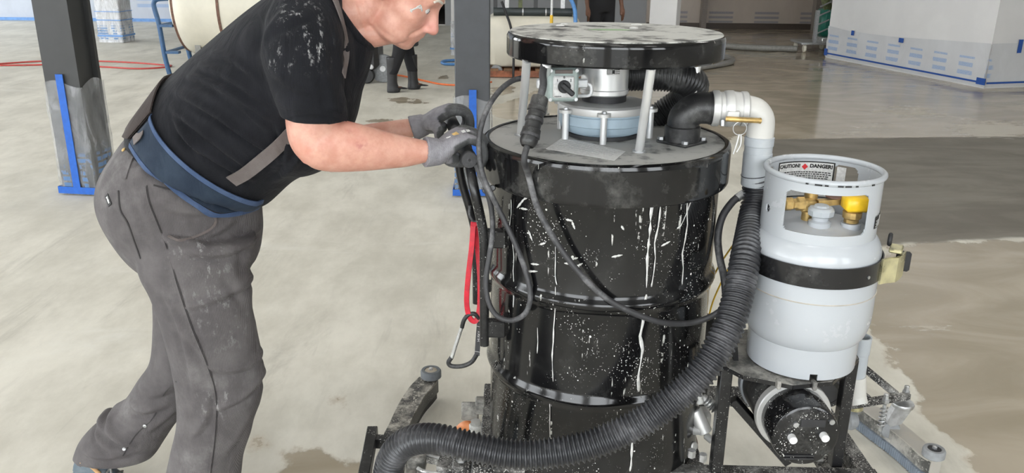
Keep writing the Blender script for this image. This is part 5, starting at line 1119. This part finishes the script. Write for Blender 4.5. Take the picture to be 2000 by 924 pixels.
# ---- head (distance field, meshed with surface nets)
def smin(a, b, k): h = np.clip(.5+.5*(b-a)/k, 0, 1); return b*(1-h)+a*h-k*h*(1-h)
def smax(a, b, k): return -smin(-a, -b, k)
def sell(p, c, r):
    q = (p-np.asarray(c))/np.asarray(r); k0 = np.linalg.norm(q, axis=1); k1 = np.linalg.norm(q/np.asarray(r), axis=1); return k0*(k0-1)/(k1+1e-9)
def scap(p, a, b, ra, rb_):
    a = np.asarray(a, float); b = np.asarray(b, float); e = b-a; t_ = np.clip((p-a)@e/(e@e), 0, 1); return np.linalg.norm(p-a-t_[:, None]*e, axis=1)-(ra+(rb_-ra)*t_)
def head_sdf(p):
    p = p.copy(); p[:, 1] = np.abs(p[:, 1])
    d = sell(p, (-.018, 0, .035), (.098, .076, .088))
    d = smin(d, sell(p, (.030, 0, .056), (.076, .062, .058)), .03)                       # forehead
    d = smin(d, sell(p, (.036, 0, -.032), (.064, .060, .084)), .03)
    d = smin(d, sell(p, (.034, .020, -.082), (.054, .036, .034)), .022)                  # jaw
    d = smin(d, sell(p, (.078, 0, -.048), (.031, .031, .036)), .020)                     # maxilla
    d = smin(d, sell(p, (.080, 0, .004), (.020, .017, .026)), .014)                      # root of the nose
    d = smin(d, sell(p, (.080, 0, -.096), (.0215, .024, .0195)), .016)                   # chin
    d = smin(d, sell(p, (.060, .041, -.026), (.027, .021, .023)), .022)                  # cheekbone
    d = smin(d, sell(p, (.048, .039, -.078), (.027, .016, .026)), .02)                   # jowl
    d = smin(d, scap(p, (.085, .037, .026), (.096, 0, .029), .012, .012), .016)          # brow
    d = smax(d, -sell(p, (.106, .032, .003), (.021, .016, .0115)), .010)                 # eye socket
    d = smin(d, np.linalg.norm(p-np.array((.0785, .0315, .002)), axis=1)-.0148, .005)    # lids over the eyeball
    d = smax(d, -scap(p, (.098, .024, .0025), (.090, .045, .0005), .0028, .0022), .004)  # opening between the lids
    d = smin(d, scap(p, (.098, 0, .012), (.1195, 0, -.030), .0092, .0130), .010)         # nose
    d = smin(d, sell(p, (.1205, 0, -.035), (.0135, .0130, .012)), .008)
    d = smin(d, sell(p, (.110, .0140, -.0385), (.0125, .0078, .0090)), .006)
    d = smax(d, -sell(p, (.116, .008, -.0485), (.006, .004, .004)), .004)
    d = smin(d, scap(p, (.1055, 0, -.0605), (.092, .022, -.0690), .0072, .0045), .007)   # lips
    d = smin(d, scap(p, (.1000, 0, -.0745), (.089, .020, -.0730), .0072, .0045), .007)
    d = smax(d, -scap(p, (.1150, 0, -.0672), (.091, .027, -.0725), .0015, .0017), .003)
    d = smax(d, -scap(p, (.106, .022, -.034), (.080, .037, -.074), .0034, .0020), .007)  # fold from nose to mouth
    d = smax(d, -scap(p, (.084, .030, -.080), (.074, .036, -.100), .0022, .0015), .007)
    d = smax(d, -scap(p, (.086, .046, -.006), (.074, .056, -.018), .0016, .0010), .004)  # crow's feet
    d = smax(d, -scap(p, (.086, .048, .002), (.070, .060, .000), .0014, .0010), .004)
    d = smin(d, sell(p, (-.012, .078, -.004), (.020, .009, .032)), .006)                 # ear
    d = smax(d, -sell(p, (-.006, .087, .0), (.009, .005, .016)), .004)
    return d
def surface_nets(fn, lo, hi, h):
    ax = [np.arange(lo[i], hi[i]+h, h) for i in range(3)]; S = [len(a) for a in ax]; G = np.stack(np.meshgrid(*ax, indexing='ij'), -1).reshape(-1, 3)
    D = np.concatenate([fn(G[i:i+400000]) for i in range(0, len(G), 400000)]).reshape(S); s = D < 0
    c8 = [(i, j, k) for i in (0, 1) for j in (0, 1) for k in (0, 1)]
    sub = lambda A_, o: A_[o[0]:S[0]-1+o[0], o[1]:S[1]-1+o[1], o[2]:S[2]-1+o[2]]
    cnt = sum(sub(s, o).astype(int) for o in c8); act = (cnt > 0) & (cnt < 8); idv = -np.ones(act.shape, int); idv[act] = np.arange(act.sum()); base = np.argwhere(act)
    acc = np.zeros((len(base), 3)); num = np.zeros(len(base))
    for a in c8:
        for k in range(3):
            if a[k]: continue
            b = list(a); b[k] = 1; va = sub(D, a)[act]; vb = sub(D, b)[act]; m_ = (va < 0) != (vb < 0); t_ = np.where(m_, va/(va-vb+1e-12), 0)
            pt_ = base+np.array(a); pt_ = pt_.astype(float); pt_[:, k] += t_; acc[m_] += pt_[m_]; num[m_] += 1
    co = np.asarray(lo)+h*acc/num[:, None]; fs = []
    for k in range(3):
        o1, o2 = [(1, 2), (2, 0), (0, 1)][k]; sl = [slice(1, -1)]*3; sl[k] = slice(0, -1); sh = list(sl); sh[k] = slice(1, None)
        A_ = s[tuple(sl)]; B_ = s[tuple(sh)]; e = np.argwhere(A_ != B_); fl = A_[A_ != B_]; e = e+np.array([0 if q == k else 1 for q in range(3)])
        def cell(d1, d2): q = e.copy(); q[:, o1] += d1; q[:, o2] += d2; return idv[q[:, 0], q[:, 1], q[:, 2]]
        quad = np.stack([cell(-1, -1), cell(0, -1), cell(0, 0), cell(-1, 0)], 1); quad[~fl] = quad[~fl][:, ::-1]; fs.append(quad)
    return co, np.vstack(fs)
hc, hf = surface_nets(head_sdf, (-.13, -.105, -.14), (.145, .105, .135), .0026)
pa_h = math.radians(34); Rh = np.array([[math.cos(pa_h), 0, math.sin(pa_h)], [0, 1, 0], [-math.sin(pa_h), 0, math.cos(pa_h)]])
yw = math.radians(-5); Rh = np.array([[math.cos(yw), -math.sin(yw), 0], [math.sin(yw), math.cos(yw), 0], [0, 0, 1]])@Rh
HO = P(853, 65, MY)-Rh@V(.133, 0, -.035)
def hw(x, y, z): return HO+Rh@V(x, y, z)
# ---- torso sections shared by body and shirt
TOR = [(262, 268, 500, 388, MY, .150), (252, 258, 522, 398, MY, .166), (285, 205, 575, 352, MY, .178), (335, 148, 635, 318, MY, .188), (410, 82, 688, 250, MY, .200), (495, 12, 708, 170, MY, .200), (575, -40, 722, 108, MY, .150), (632, -52, 724, 92, MY, .095)]
UARM = [(578, 60, 655, 70, 1.96, .055), (566, 140, 662, 150, 1.925, .055), (558, 215, 668, 225, 1.905, .055), (562, 262, 664, 262, 1.90, .053), (572, 290, 656, 296, 1.895, .046), (592, 316, 640, 322, 1.893, .025)]
FARM = [(584, 268, 592, 306, 1.893, .028), (618, 243, 612, 327, 1.893, .046), (658, 234, 650, 335, 1.90, .048), (705, 243, 702, 334, 1.915, .045), (755, 257, 752, 330, 1.935, .039), (800, 268, 797, 325, 1.955, .031), (842, 277, 840, 315, 1.972, .024)]
UARM2 = [(600, 60, 670, 70, 2.26, .05), (606, 160, 680, 170, 2.31, .05), (606, 240, 688, 250, 2.335, .05), (612, 300, 672, 306, 2.345, .045), (628, 325, 660, 330, 2.345, .02)]
FARM2 = [(624, 282, 630, 318, 2.345, .025), (650, 262, 650, 336, 2.35, .044), (700, 246, 705, 312, 2.36, .042), (750, 238, 758, 292, 2.375, .035), (800, 232, 806, 268, 2.383, .026), (818, 234, 824, 262, 2.386, .022)]
NLEG = [(262, 420, 500, 470, 2.0, .10), (272, 520, 488, 510, 1.99, .100), (298, 575, 488, 570, 1.985, .098), (322, 650, 500, 650, 1.98, .093), (338, 715, 514, 722, 1.98, .090), (346, 770, 511, 772, 1.98, .086), (347, 825, 494, 832, 1.985, .083), (335, 880, 475, 888, 1.99, .081), (326, 925, 470, 926, 1.995, .080), (322, 980, 462, 980, 2.0, .080), (325, 1030, 458, 1030, 2.0, .082)]
FLEG = [(300, 480, 470, 500, 2.19, .10), (300, 560, 470, 580, 2.20, .097), (302, 630, 440, 660, 2.205, .092), (296, 700, 405, 728, 2.21, .088), (270, 742, 372, 790, 2.21, .084), (240, 785, 342, 828, 2.21, .080), (192, 822, 322, 858, 2.205, .076), (158, 858, 308, 880, 2.20, .074), (143, 893, 298, 892, 2.20, .070)]
PELV = [(258, 258, 490, 384, MY, .150), (240, 280, 504, 402, MY, .180), (203, 340, 508, 428, MY, .190), (198, 390, 509, 462, MY, .188), (222, 445, 500, 505, MY, .17), (262, 500, 470, 540, MY, .13), (320, 540, 430, 560, MY, .06)]
# ---- body: one continuous surface
mb = MB(); mb.add(hc@Rh.T+HO, hf)
caps_chain(mb, [hw(-.03, 0, -.02), hw(-.035, 0, -.07), (P(668, 30, MY)), P(630, 60, MY)], [.062, .058, .064, .08], 24)
caps_chain(mb, [P(758, 66, MY), P(728, 66, MY), P(690, 62, MY)], [.026, .034, .045], 20)
mb.rings(loft_px(TOR, shrink=.86))
for L in (UARM, FARM, UARM2, FARM2): mb.rings(loft_px(L, 28))
for L in (NLEG, FLEG, PELV): mb.rings(loft_px(L, 28, shrink=.58))
bme = remesh(mb.mesh('b'), .0034, 3); bme.name = 'body'
folds(bme, [([(688, -20), (700, 15), (712, 50), (716, 80)], -.5, .8), ([(700, -20), (717, 10), (721, 45), (740, 62)], .6, .8), ([(725, 50), (755, 68), (775, 84)], -.5)], 2.04, .006, .003)
link('body', bme, M['skin'], wk, 180)
# eyes, brow hairs, hair
for s in (-1, 1):
    c = hw(.0815, s*.0315, .002); e_ = MB().ell((0, 0, 0), (.0125, .0125, .0125), 20); e_.v = [tuple(np.array(v)+c) for v in e_.v]; eo = e_.build('eye', plain('eye_white', (.7, .68, .66), .2, var=.03), wk, 180)
    d_ = nrm(Rh@V(1, -.15*s, -.25)); MB().lathe([(.0002, .0118), (.0055, .0118), (.0050, .0130), (.0002, .0134)], c, d_, 20).build('iris', plain('grey_blue_iris', (.10, .14, .18), .15), eo)
    bp = [hw(.1075-.0045*k, s*(.012+.012*k), .033+.003*math.sin(k)-.0035*max(0, k-2)) for k in range(4)]
    MB().tube(crom(bp, 5), [.0035]*10+[.003]*6, 8).build('eyebrow', plain('pale_grey_brow', (.62, .57, .50), .9), wk, 180)
# dried slurry splash beside the eye
hb = bvh_of(bme)
for i, ln in enumerate(([(801, 22), (808, 18), (816, 15), (822, 17)], [(802, 17), (804, 24)], [(822, 12), (824, 22)], [(814, 14), (822, 10)])):
    q = [on(hb, x, y, off=.0004) for x, y in ln]; pts = np.array([a for a, _ in q]); nn_ = np.array([b for _, b in q])
    if len(pts) > 2: f_ = crom(np.c_[pts, nn_], 4); pts, nn_ = f_[:, :3], f_[:, 3:]
    MB().ribbon(pts, nn_, .0035, .0012).build('slurry_splash', M['slurry'], wk, 180)
hm = MB(); vs = []; 
c_, f_ = surface_nets(lambda p: smax(sell(p, (-.020, 0, .037), (.101, .079, .091)), p[:, 0]*.75-p[:, 2]+.005+np.maximum(0, -.02-p[:, 2])*2, .008), (-.135, -.1, -.11), (.12, .1, .14), .004)
hm.add(c_@Rh.T+HO, f_); hm.build('hair', plain('cropped_grey_hair', (.30, .27, .24), .9, var=.3, sc=300, bump=.8), wk, 180)
# ---- shirt
mb = MB(); mb.rings(loft_px(TOR, 56))
SLV = [(560, -45, 668, -10, 2.02, .06), (522, 30, 668, 55, 1.955, .085), (512, 100, 668, 125, 1.925, .085), (530, 170, 674, 184, 1.905, .080), (550, 226, 679, 236, 1.90, .076)]
SLV2 = [(590, -30, 670, -10, 2.18, .06), (570, 40, 690, 60, 2.25, .08), (580, 130, 693, 140, 2.30, .078), (592, 232, 692, 236, 2.33, .074)]
mb.rings(loft_px(SLV, 40)); mb.rings(loft_px(SLV2, 40))
# belly slack hanging forward under the arm
mb.rings(loft_px([(470, 240, 560, 330, MY, .13), (520, 230, 605, 338, MY, .16), (570, 200, 655, 315, MY, .17), (600, 180, 684, 262, MY, .15)], 36))
sme = remesh(mb.mesh('s'), .0052, 9); sme.name = 'shirt'
folds(sme, [([(345, 155), (400, 160), (470, 185), (540, 232)], 1), ([(322, 185), (380, 200), (450, 235), (520, 288), (550, 325)], 1.2), ([(318, 212), (370, 238), (430, 280), (492, 335)], 1), ([(335, 245), (390, 287), (450, 328), (492, 362)], 1.1), ([(395, 108), (460, 118), (520, 158)], .8), ([(370, 132), (450, 150), (535, 200)], .9),
            ([(600, 280), (570, 325), (520, 372)], .8), ([(330, 225), (360, 260), (400, 310)], .7), ([(545, 240), (560, 290), (555, 340)], .8), ([(430, 225), (480, 260), (530, 310)], .7), ([(420, 170), (480, 205), (530, 255)], .7)], 1.93, .0085, .0105)
folds(sme, [([(530, 120), (590, 160), (660, 178)], .6), ([(548, 190), (610, 206), (668, 205)], .6), ([(515, 70), (560, 40), (620, 20)], .5), ([(500, 110), (512, 60), (545, 5)], -.9), ([(655, 60), (668, 120), (672, 180)], .7), ([(690, 60), (690, 130), (680, 210)], .9), ([(640, 130), (655, 170), (660, 220)], .6)], 1.90, .010, .007)
# open the hem and sleeve ends a little by pulling their cap centres in
link('shirt', sme, M['shirt'], wk, 180)
sb_ = bvh_of(sme)
def surf_ribbon(name, bv, px, w, th, mat, par=wk, off=.001, lift=None):
    q = [on(bv, x, y, off=off) for x, y in px]; f_ = crom(np.array([np.r_[a, b] for a, b in q]), 8); pts = f_[:, :3]; nn_ = f_[:, 3:]
    if lift: pts = pts+nn_*lift*np.sin(np.linspace(0, pi, len(pts)))[:, None]
    return MB().ribbon(pts, nn_, w, th).build(name, M[mat], par, 60)
surf_ribbon('seam', sb_, [(556, 225), (585, 219), (620, 218), (655, 224), (676, 232)], .012, .0012, 'shirt'); 
# collar band
cr = []
for a_ in np.linspace(0, 2*pi, 48, endpoint=False):
    c0 = (P(632, -52, MY)+P(724, 92, MY))/2; ax_ = (P(724, 92, MY)-P(632, -52, MY))/2; cr.append(c0+ax_*1.0*math.cos(a_)+V(0, .088*math.sin(a_), 0))
MB().tube(np.array(cr), .011, 12, closed=True).build('collar', M['shirt'], wk, 180)
# ---- trousers
mb = MB()
for L in (NLEG, FLEG, PELV): mb.rings(loft_px(L, 48))
tme = remesh(mb.mesh('t'), .0055, 9); tme.name = 'trousers'
folds(tme, [([(350, 486), (420, 500), (488, 494)], 1), ([(362, 598), (430, 582), (490, 570)], .8), ([(395, 706), (450, 724), (500, 724)], .9), ([(410, 800), (470, 782), (507, 750)], .9), ([(318, 560), (360, 650), (385, 770)], .7), ([(300, 400), (360, 420), (420, 425)], .7), ([(245, 300), (262, 330), (248, 350)], .6), ([(290, 430), (330, 470), (400, 470), (440, 445)], .8),
            ([(360, 640), (400, 690), (420, 760)], .7), ([(370, 860), (400, 820), (410, 760)], .8), ([(430, 900), (460, 860), (480, 820)], .6), ([(240, 360), (270, 400), (300, 470)], .5), ([(440, 540), (470, 600), (490, 660)], .6), ([(480, 500), (470, 530), (480, 560)], .8)], 1.90, .010, .0078, 2.12)
folds(tme, [([(238, 790), (275, 803), (330, 790)], 1.2), ([(172, 838), (205, 850), (265, 876)], 1.6), ([(190, 826), (182, 856), (225, 884)], 1.4), ([(215, 808), (203, 836), (250, 872)], 1.3), ([(150, 885), (200, 892), (290, 880)], .9), ([(280, 850), (320, 820), (345, 800)], 1), ([(260, 760), (300, 770), (350, 750)], .8)], 2.13, .011, .007)
link('trousers', tme, M['trousers'], wk, 180)
tb_ = bvh_of(tme)
surf_ribbon('side_seam', tb_, [(283, 365), (290, 400), (322, 480), (345, 560), (372, 640), (400, 710), (418, 770), (418, 840), (408, 924)], .007, .0022, 'trousers')
surf_ribbon('stitching', tb_, [(287, 362), (294, 398), (326, 478), (349, 558), (376, 638), (404, 708), (422, 769), (422, 840), (412, 924)], .0022, .0010, 'seam')
surf_ribbon('pocket_edge', tb_, [(328, 462), (352, 470), (385, 462), (412, 446), (421, 430), (412, 415)], .006, .0022, 'strap')
surf_ribbon('pocket_edge', tb_, [(232, 372), (236, 410), (252, 440), (275, 505)], .0035, .0016, 'seam'); surf_ribbon('pocket_edge', tb_, [(300, 362), (340, 372), (390, 378)], .004, .0016, 'seam')
surf_ribbon('belt_loop', tb_, [(262, 296), (254, 316), (244, 350)], .014, .003, 'trousers', off=.002)
surf_ribbon('knee_seam', tb_, [(362, 602), (400, 585), (440, 575), (486, 566)], .004, .001, 'trousers'); surf_ribbon('leg_seam', tb_, [(345, 745), (320, 770), (300, 815), (265, 850), (240, 890)], .003, .001, 'seam')
q, n2 = on(tb_, 212, 391, off=.001); ex_ = nrm(P(220, 398, 1.95)-P(204, 383, 1.95)); ez_ = nrm(np.cross(n2, ex_)); ex_ = nrm(np.cross(ez_, n2)); tg_ = MB().box(q, (.030, .014, .0015), np.stack([ex_, ez_, n2], 1), bev=.0004).build('brand_tag', M['print_black'], wk, 0, 'small black tag with white lettering')
b = MB()
for k in range(6): b.box(q+n2*.001+ex_*(-.008+.0032*k)+ez_*.0004*(k % 2), (.0024, .0045 if k % 3 else .006, .0006), np.stack([ex_, ez_, n2], 1))
o = b.build('lettering', M['label_white'], tg_, 0); o['kind'] = 'stuff'
for (px, py, mt) in ((283, 832, 'steel'), (243, 877, 'steel'), (242, 293, 'brass'), (281, 315, 'brass')):
    q, n2 = on(tb_, px, py); MB().lathe([(.0005, .0005), (.0055, .0005), (.0055, .002), (.004, .003), (.0005, .003)], q, n2, 16).build('snap', M[mt], wk)
# ---- back support belt: grid laid on the shirt, mirrored to the far side
def belt(name, top, bot, mat, off, th, k=46, rows=8, mirror=True):
    tp = crom(top, 10); bt = crom(bot, 10); tp = resample(tp, 1.0)[0]; bt = resample(bt, 1.0)[0]; ii = np.linspace(0, 1, k); g = np.zeros((k, rows+1, 3))
    for i, u_ in enumerate(ii):
        a = tp[int(u_*(len(tp)-1))]; c = bt[int(u_*(len(bt)-1))]
        for j in range(rows+1):
            x, y = a+(c-a)*j/rows; p1_, n1_ = on(sb_, x, y); p2_, n2_ = on(tb_, x, y); d_ = ray(x, y)
            pick = (p1_, n1_) if (p1_@FW) < (p2_@FW) else (p2_, n2_); g[i, j] = pick[0]+pick[1]*off
    for _ in range(4): g[1:-1] = .5*g[1:-1]+.25*(g[:-2]+g[2:])
    m_ = MB(); vs = g.reshape(-1, 3); fs = [(i*(rows+1)+j, (i+1)*(rows+1)+j, (i+1)*(rows+1)+j+1, i*(rows+1)+j+1) for i in range(k-1) for j in range(rows)]; m_.add(vs, fs)
    if mirror:
        v2 = vs.copy(); v2[:, 1] = 2*MY-v2[:, 1]; m_.add(v2, [f[::-1] for f in fs]); N = len(vs); e = (k-1)*(rows+1)
        for j in range(rows): m_.f.append((j+1, j, N+j, N+j+1)); m_.f.append((e+j, e+j+1, N+e+j+1, N+e+j))
    me_ = m_.mesh(name); me_ = evaluated(me_, [('SOLIDIFY', dict(thickness=th, offset=1.0)), ('SMOOTH', dict(factor=.5, iterations=2))]); me_.name = name
    return link(name, me_, M[mat], wk, 60)
tpc = [(296, 232), (306, 262), (335, 300), (380, 340), (430, 372), (475, 392), (503, 397)]; btc = [(258, 275), (282, 312), (318, 350), (362, 385), (410, 412), (455, 415), (498, 403)]
bo = belt('back_support_belt', tpc, btc, 'belt', .006, .006)
belt('belt_binding', [(x+3, y-9) for x, y in tpc], tpc, 'belt_edge', .009, .004, rows=3); belt('belt_binding', btc, [(x-2, y+9) for x, y in btc], 'belt_edge', .008, .004, rows=3)
belt('belt_pad', [(330, 150), (316, 172), (306, 200), (300, 226)], [(240, 270), (246, 272), (250, 274), (258, 274)], 'belt_back', .007, .005, 20)
surf_ribbon('belt_tab', bvh_of(bo.data), [(262, 276), (276, 262), (296, 246)], .022, .002, 'strap')
# braces strap: belt front, under the arm, up over the shoulder
surf_ribbon('brace_strap', sb_, [(452, 352), (480, 332), (515, 303), (545, 276), (572, 254)], .034, .003, 'strap', off=.004, lift=.012)
surf_ribbon('brace_strap', sb_, [(668, 148), (674, 110), (672, 70), (662, 30), (648, -10), (636, -35)], .016, .003, 'strap', off=.003)
# ---- gloves
tg = NT('grey_work_glove'); ct_ = tg.at('coat'); du = tg.ramp(tg.noise(40, detail=6, rough=.7), .45, .8, 0, .6)
tg.set(Base__Color=tg.mix(ct_, tg.mix(tg.ramp(tg.noise(60), .3, .7), (.25, .24, .265), (.33, .32, .345)), tg.mix(du, (.075, .077, .08), (.28, .285, .29))), Roughness=tg.fmix(ct_, .9, .6))
wv = tg.n('ShaderNodeTexWave', Scale=150.0, Distortion=.3); tg.t.links.new(tg.tc.outputs['Object'], wv.inputs[0]); tg.bump(wv.outputs['Fac'], .5, .0012); M['glove'] = tg.m
er_ = nrm(np.cross(gd, V(0, 0, 1))); ez = V(0, 0, 1)
if er_[0] < 0: er_ = -er_
def glove(Wr, Fd, t_idx, t_pink, K, PIP, DIP, TIP, thumb, label):
    """Wr wrist point, Fd forearm direction, fingers from the index at t_idx to the little one at t_pink along the grip"""
    mb = MB(); at_ = lambda t_, rz: G0+gd*t_+er_*rz[0]+ez*rz[1]; ts_ = np.linspace(t_idx, t_pink, 4)
    ln = [1.0, 1.06, 1.02, .86]; kn = []
    for i, t_ in enumerate(ts_):
        s_ = ln[i]; sc = lambda rz, k: (rz[0]*(1+(s_-1)*k), rz[1]*(1+(s_-1)*k)); kk = at_(t_, (K[0], K[1]*(1 if i < 3 else .9))); kn.append(kk); r_ = .0118 if i < 3 else .0108
        caps_chain(mb, [kk*.7+Wr*.3, kk, at_(t_, sc(PIP, 1)), at_(t_, sc(DIP, 1)), at_(t_, sc(TIP, 1))], [.014, .0135, r_, r_*.95, r_*.88], 14, 5)
    for kk in kn: caps_chain(mb, [Wr+(kk-np.mean(kn, 0))*.35, (Wr+kk)/2+(kk-np.mean(kn, 0))*.15+ez*.004, kk], [.021, .020, .0145], 14)
    caps_chain(mb, [Wr-Fd*.006, Wr+Fd*.004, Wr*.6+np.mean(kn, 0)*.4], [.029, .028, .024], 18)
    mb.cyl(Wr-Fd*.036, Wr+Fd*.002, .0365, .031, n=28)
    caps_chain(mb, [Wr+ez*-.004, at_((t_idx+t_pink)/2*.4+t_pink*.6, (-.034, -.004))], [.022, .018], 14)          # heel of the palm
    caps_chain(mb, [Wr*.65+at_(t_idx, thumb[0])*.35]+[at_(t_idx+(.016 if t_idx > t_pink else -.016), q) for q in thumb], [.019, .016, .0135, .012], 14)
    me_ = remesh(mb.mesh('g'), .0026, 3); me_.name = 'glove'; c = cos_of(me_); nn_ = nor_of(me_)
    dors = nrm(np.mean(kn, 0)-Wr); dors = nrm(np.cross(gd, dors)); dors = dors if dors[2] > 0 else -dors
    along = (c-Wr)@nrm(np.mean(kn, 0)-Wr); L_ = np.linalg.norm(np.mean(kn, 0)-Wr)
    coat = np.clip((.62-nn_@dors-.55*np.clip((along-L_*.95)/.03, -1, 0)*-1)/.15, 0, 1)*np.clip((along-.012)/.008, 0, 1); coat = np.maximum(coat, np.clip((along-L_*1.02)/.01, 0, 1))
    attr(me_, 'coat', coat)
    rib = np.where(along < .012, .0011*np.sin(along*2*pi/.0042), 0); set_co(me_, c+nn_*rib[:, None])
    return link('glove', me_, M['glove'], wk, 180, label)
W1 = P(858, 297, 1.985); W2 = P(828, 244, 2.39)
glove(W1, nrm(W1-P(795, 296, 1.955)), .112, .034, (-.004, .050), (.038, .034), (.047, -.004), (.028, -.036), [(-.055, -.012), (-.034, -.034), (-.004, -.038)], 'near glove, grey knit with dark coated palm')
glove(W2, nrm(W2-P(770, 262, 2.378)), .355, .432, (-.012, .052), (.030, .046), (.044, .014), (.032, -.020), [(-.050, .010), (-.046, -.016), (-.040, -.040)], 'far glove, grey knit with dark coated thumb')
gb = bvh_of(bpy.data.objects['glove'].data)
for (px, w_, mt) in (([(872, 270), (880, 267)], .006, 'label_white'), ([(885, 264), (894, 260)], .011, 'brass'), ([(902, 258), (908, 256)], .008, 'label_white'), ([(911, 256), (917, 255)], .007, 'label_white')):
    q = [on(gb, x, y, off=.0004) for x, y in px]; MB().ribbon([a for a, _ in q], [n3 for _, n3 in q], w_, .0006).build('glove_print', M[mt], wk, 0)
# ---- shoes
M['shoe'] = splat('blue_grey_leather', (.10, .135, .165), .5, 0, 0, .35, dcol=(.36, .37, .37)); M['sole'] = plain('dark_rubber_sole', (.03, .03, .03), .8); M['lace'] = plain('grey_lace', (.20, .20, .19), .9, var=.3, sc=200)
def shoe(heel, yaw_, pitch_, tan=True):
    cy_, sy_ = math.cos(yaw_), math.sin(yaw_); cp_, sp_ = math.cos(pitch_), math.sin(pitch_)
    fx = V(cy_*cp_, sy_*cp_, -sp_); up = V(cy_*sp_, sy_*sp_, cp_); lf = V(-sy_, cy_, 0); W = lambda f, u: heel+fx*f+up*u
    mb = MB()
    def ov(f, hw_, h, u0=.022): c = W(f, u0+h/2); t_ = np.arange(24)*2*pi/24; return c+np.outer(np.cos(t_), lf*hw_)+np.outer(np.sign(np.sin(t_))*abs(np.sin(t_))**.8, up*h/2)
    mb.rings([ov(f, w_, h) for f, w_, h in ((-.01, .012, .03), (0, .028, .075), (.03, .036, .105), (.07, .038, .115), (.11, .040, .10), (.15, .045, .082), (.20, .050, .066), (.25, .048, .055), (.28, .034, .042), (.295, .012, .025))])
    mb.rings([ov(f, w_, h, .08) for f, w_, h in ((0, .03, .06), (.03, .038, .08), (.07, .04, .08), (.10, .034, .05))])
    sh_ = link('shoe', remesh(mb.mesh('s'), .005, 4), M['shoe'], wk, 180)
    so = MB(); so.rings([[W(f, u)+lf*w_*s for s, u in ((-1, 0), (1, 0), (1, .024), (-1, .024))] for f, w_ in ((-.012, .015), (0, .034), (.06, .040), (.12, .040), (.2, .052), (.26, .048), (.3, .016))]); so.build('sole', M['sole'], sh_, 50)
    for k in range(5):
        f = .10+.024*k; u = .135-.013*k; MB().tube(crom([W(f, u-.02)-lf*.032, W(f+.004, u-.004)-lf*.014, W(f+.006, u)+lf*.004, W(f+.002, u-.018)+lf*.032], 5), .0034, 8).build('lace', M['lace'], sh_, 180)
    for s in (-1, 1): MB().tube(crom([W(.098, .135), W(.10, .165)+lf*.02*s, W(.12, .155)+lf*.034*s, W(.125, .12)+lf*.03*s], 6), .0034, 8).build('lace_loop', M['lace'], sh_, 180)
    MB().tube(crom([W(.0+.09, .128)-lf*.036, W(.06, .150)-lf*.041, W(.03, .15)-lf*.04], 5), .006, 8).build('tongue_lining', plain('tan_lining', (.55, .33, .16), .7), sh_, 180)
    return sh_
hq = P(150, 958, 2.20); shoe(V(hq[0]-.01, 2.20, max(.0, hq[2])), -.12, .30)
hq = P(345, 1052, 2.0); shoe(V(hq[0]-.02, 2.0, 0.0), -.05, .0)
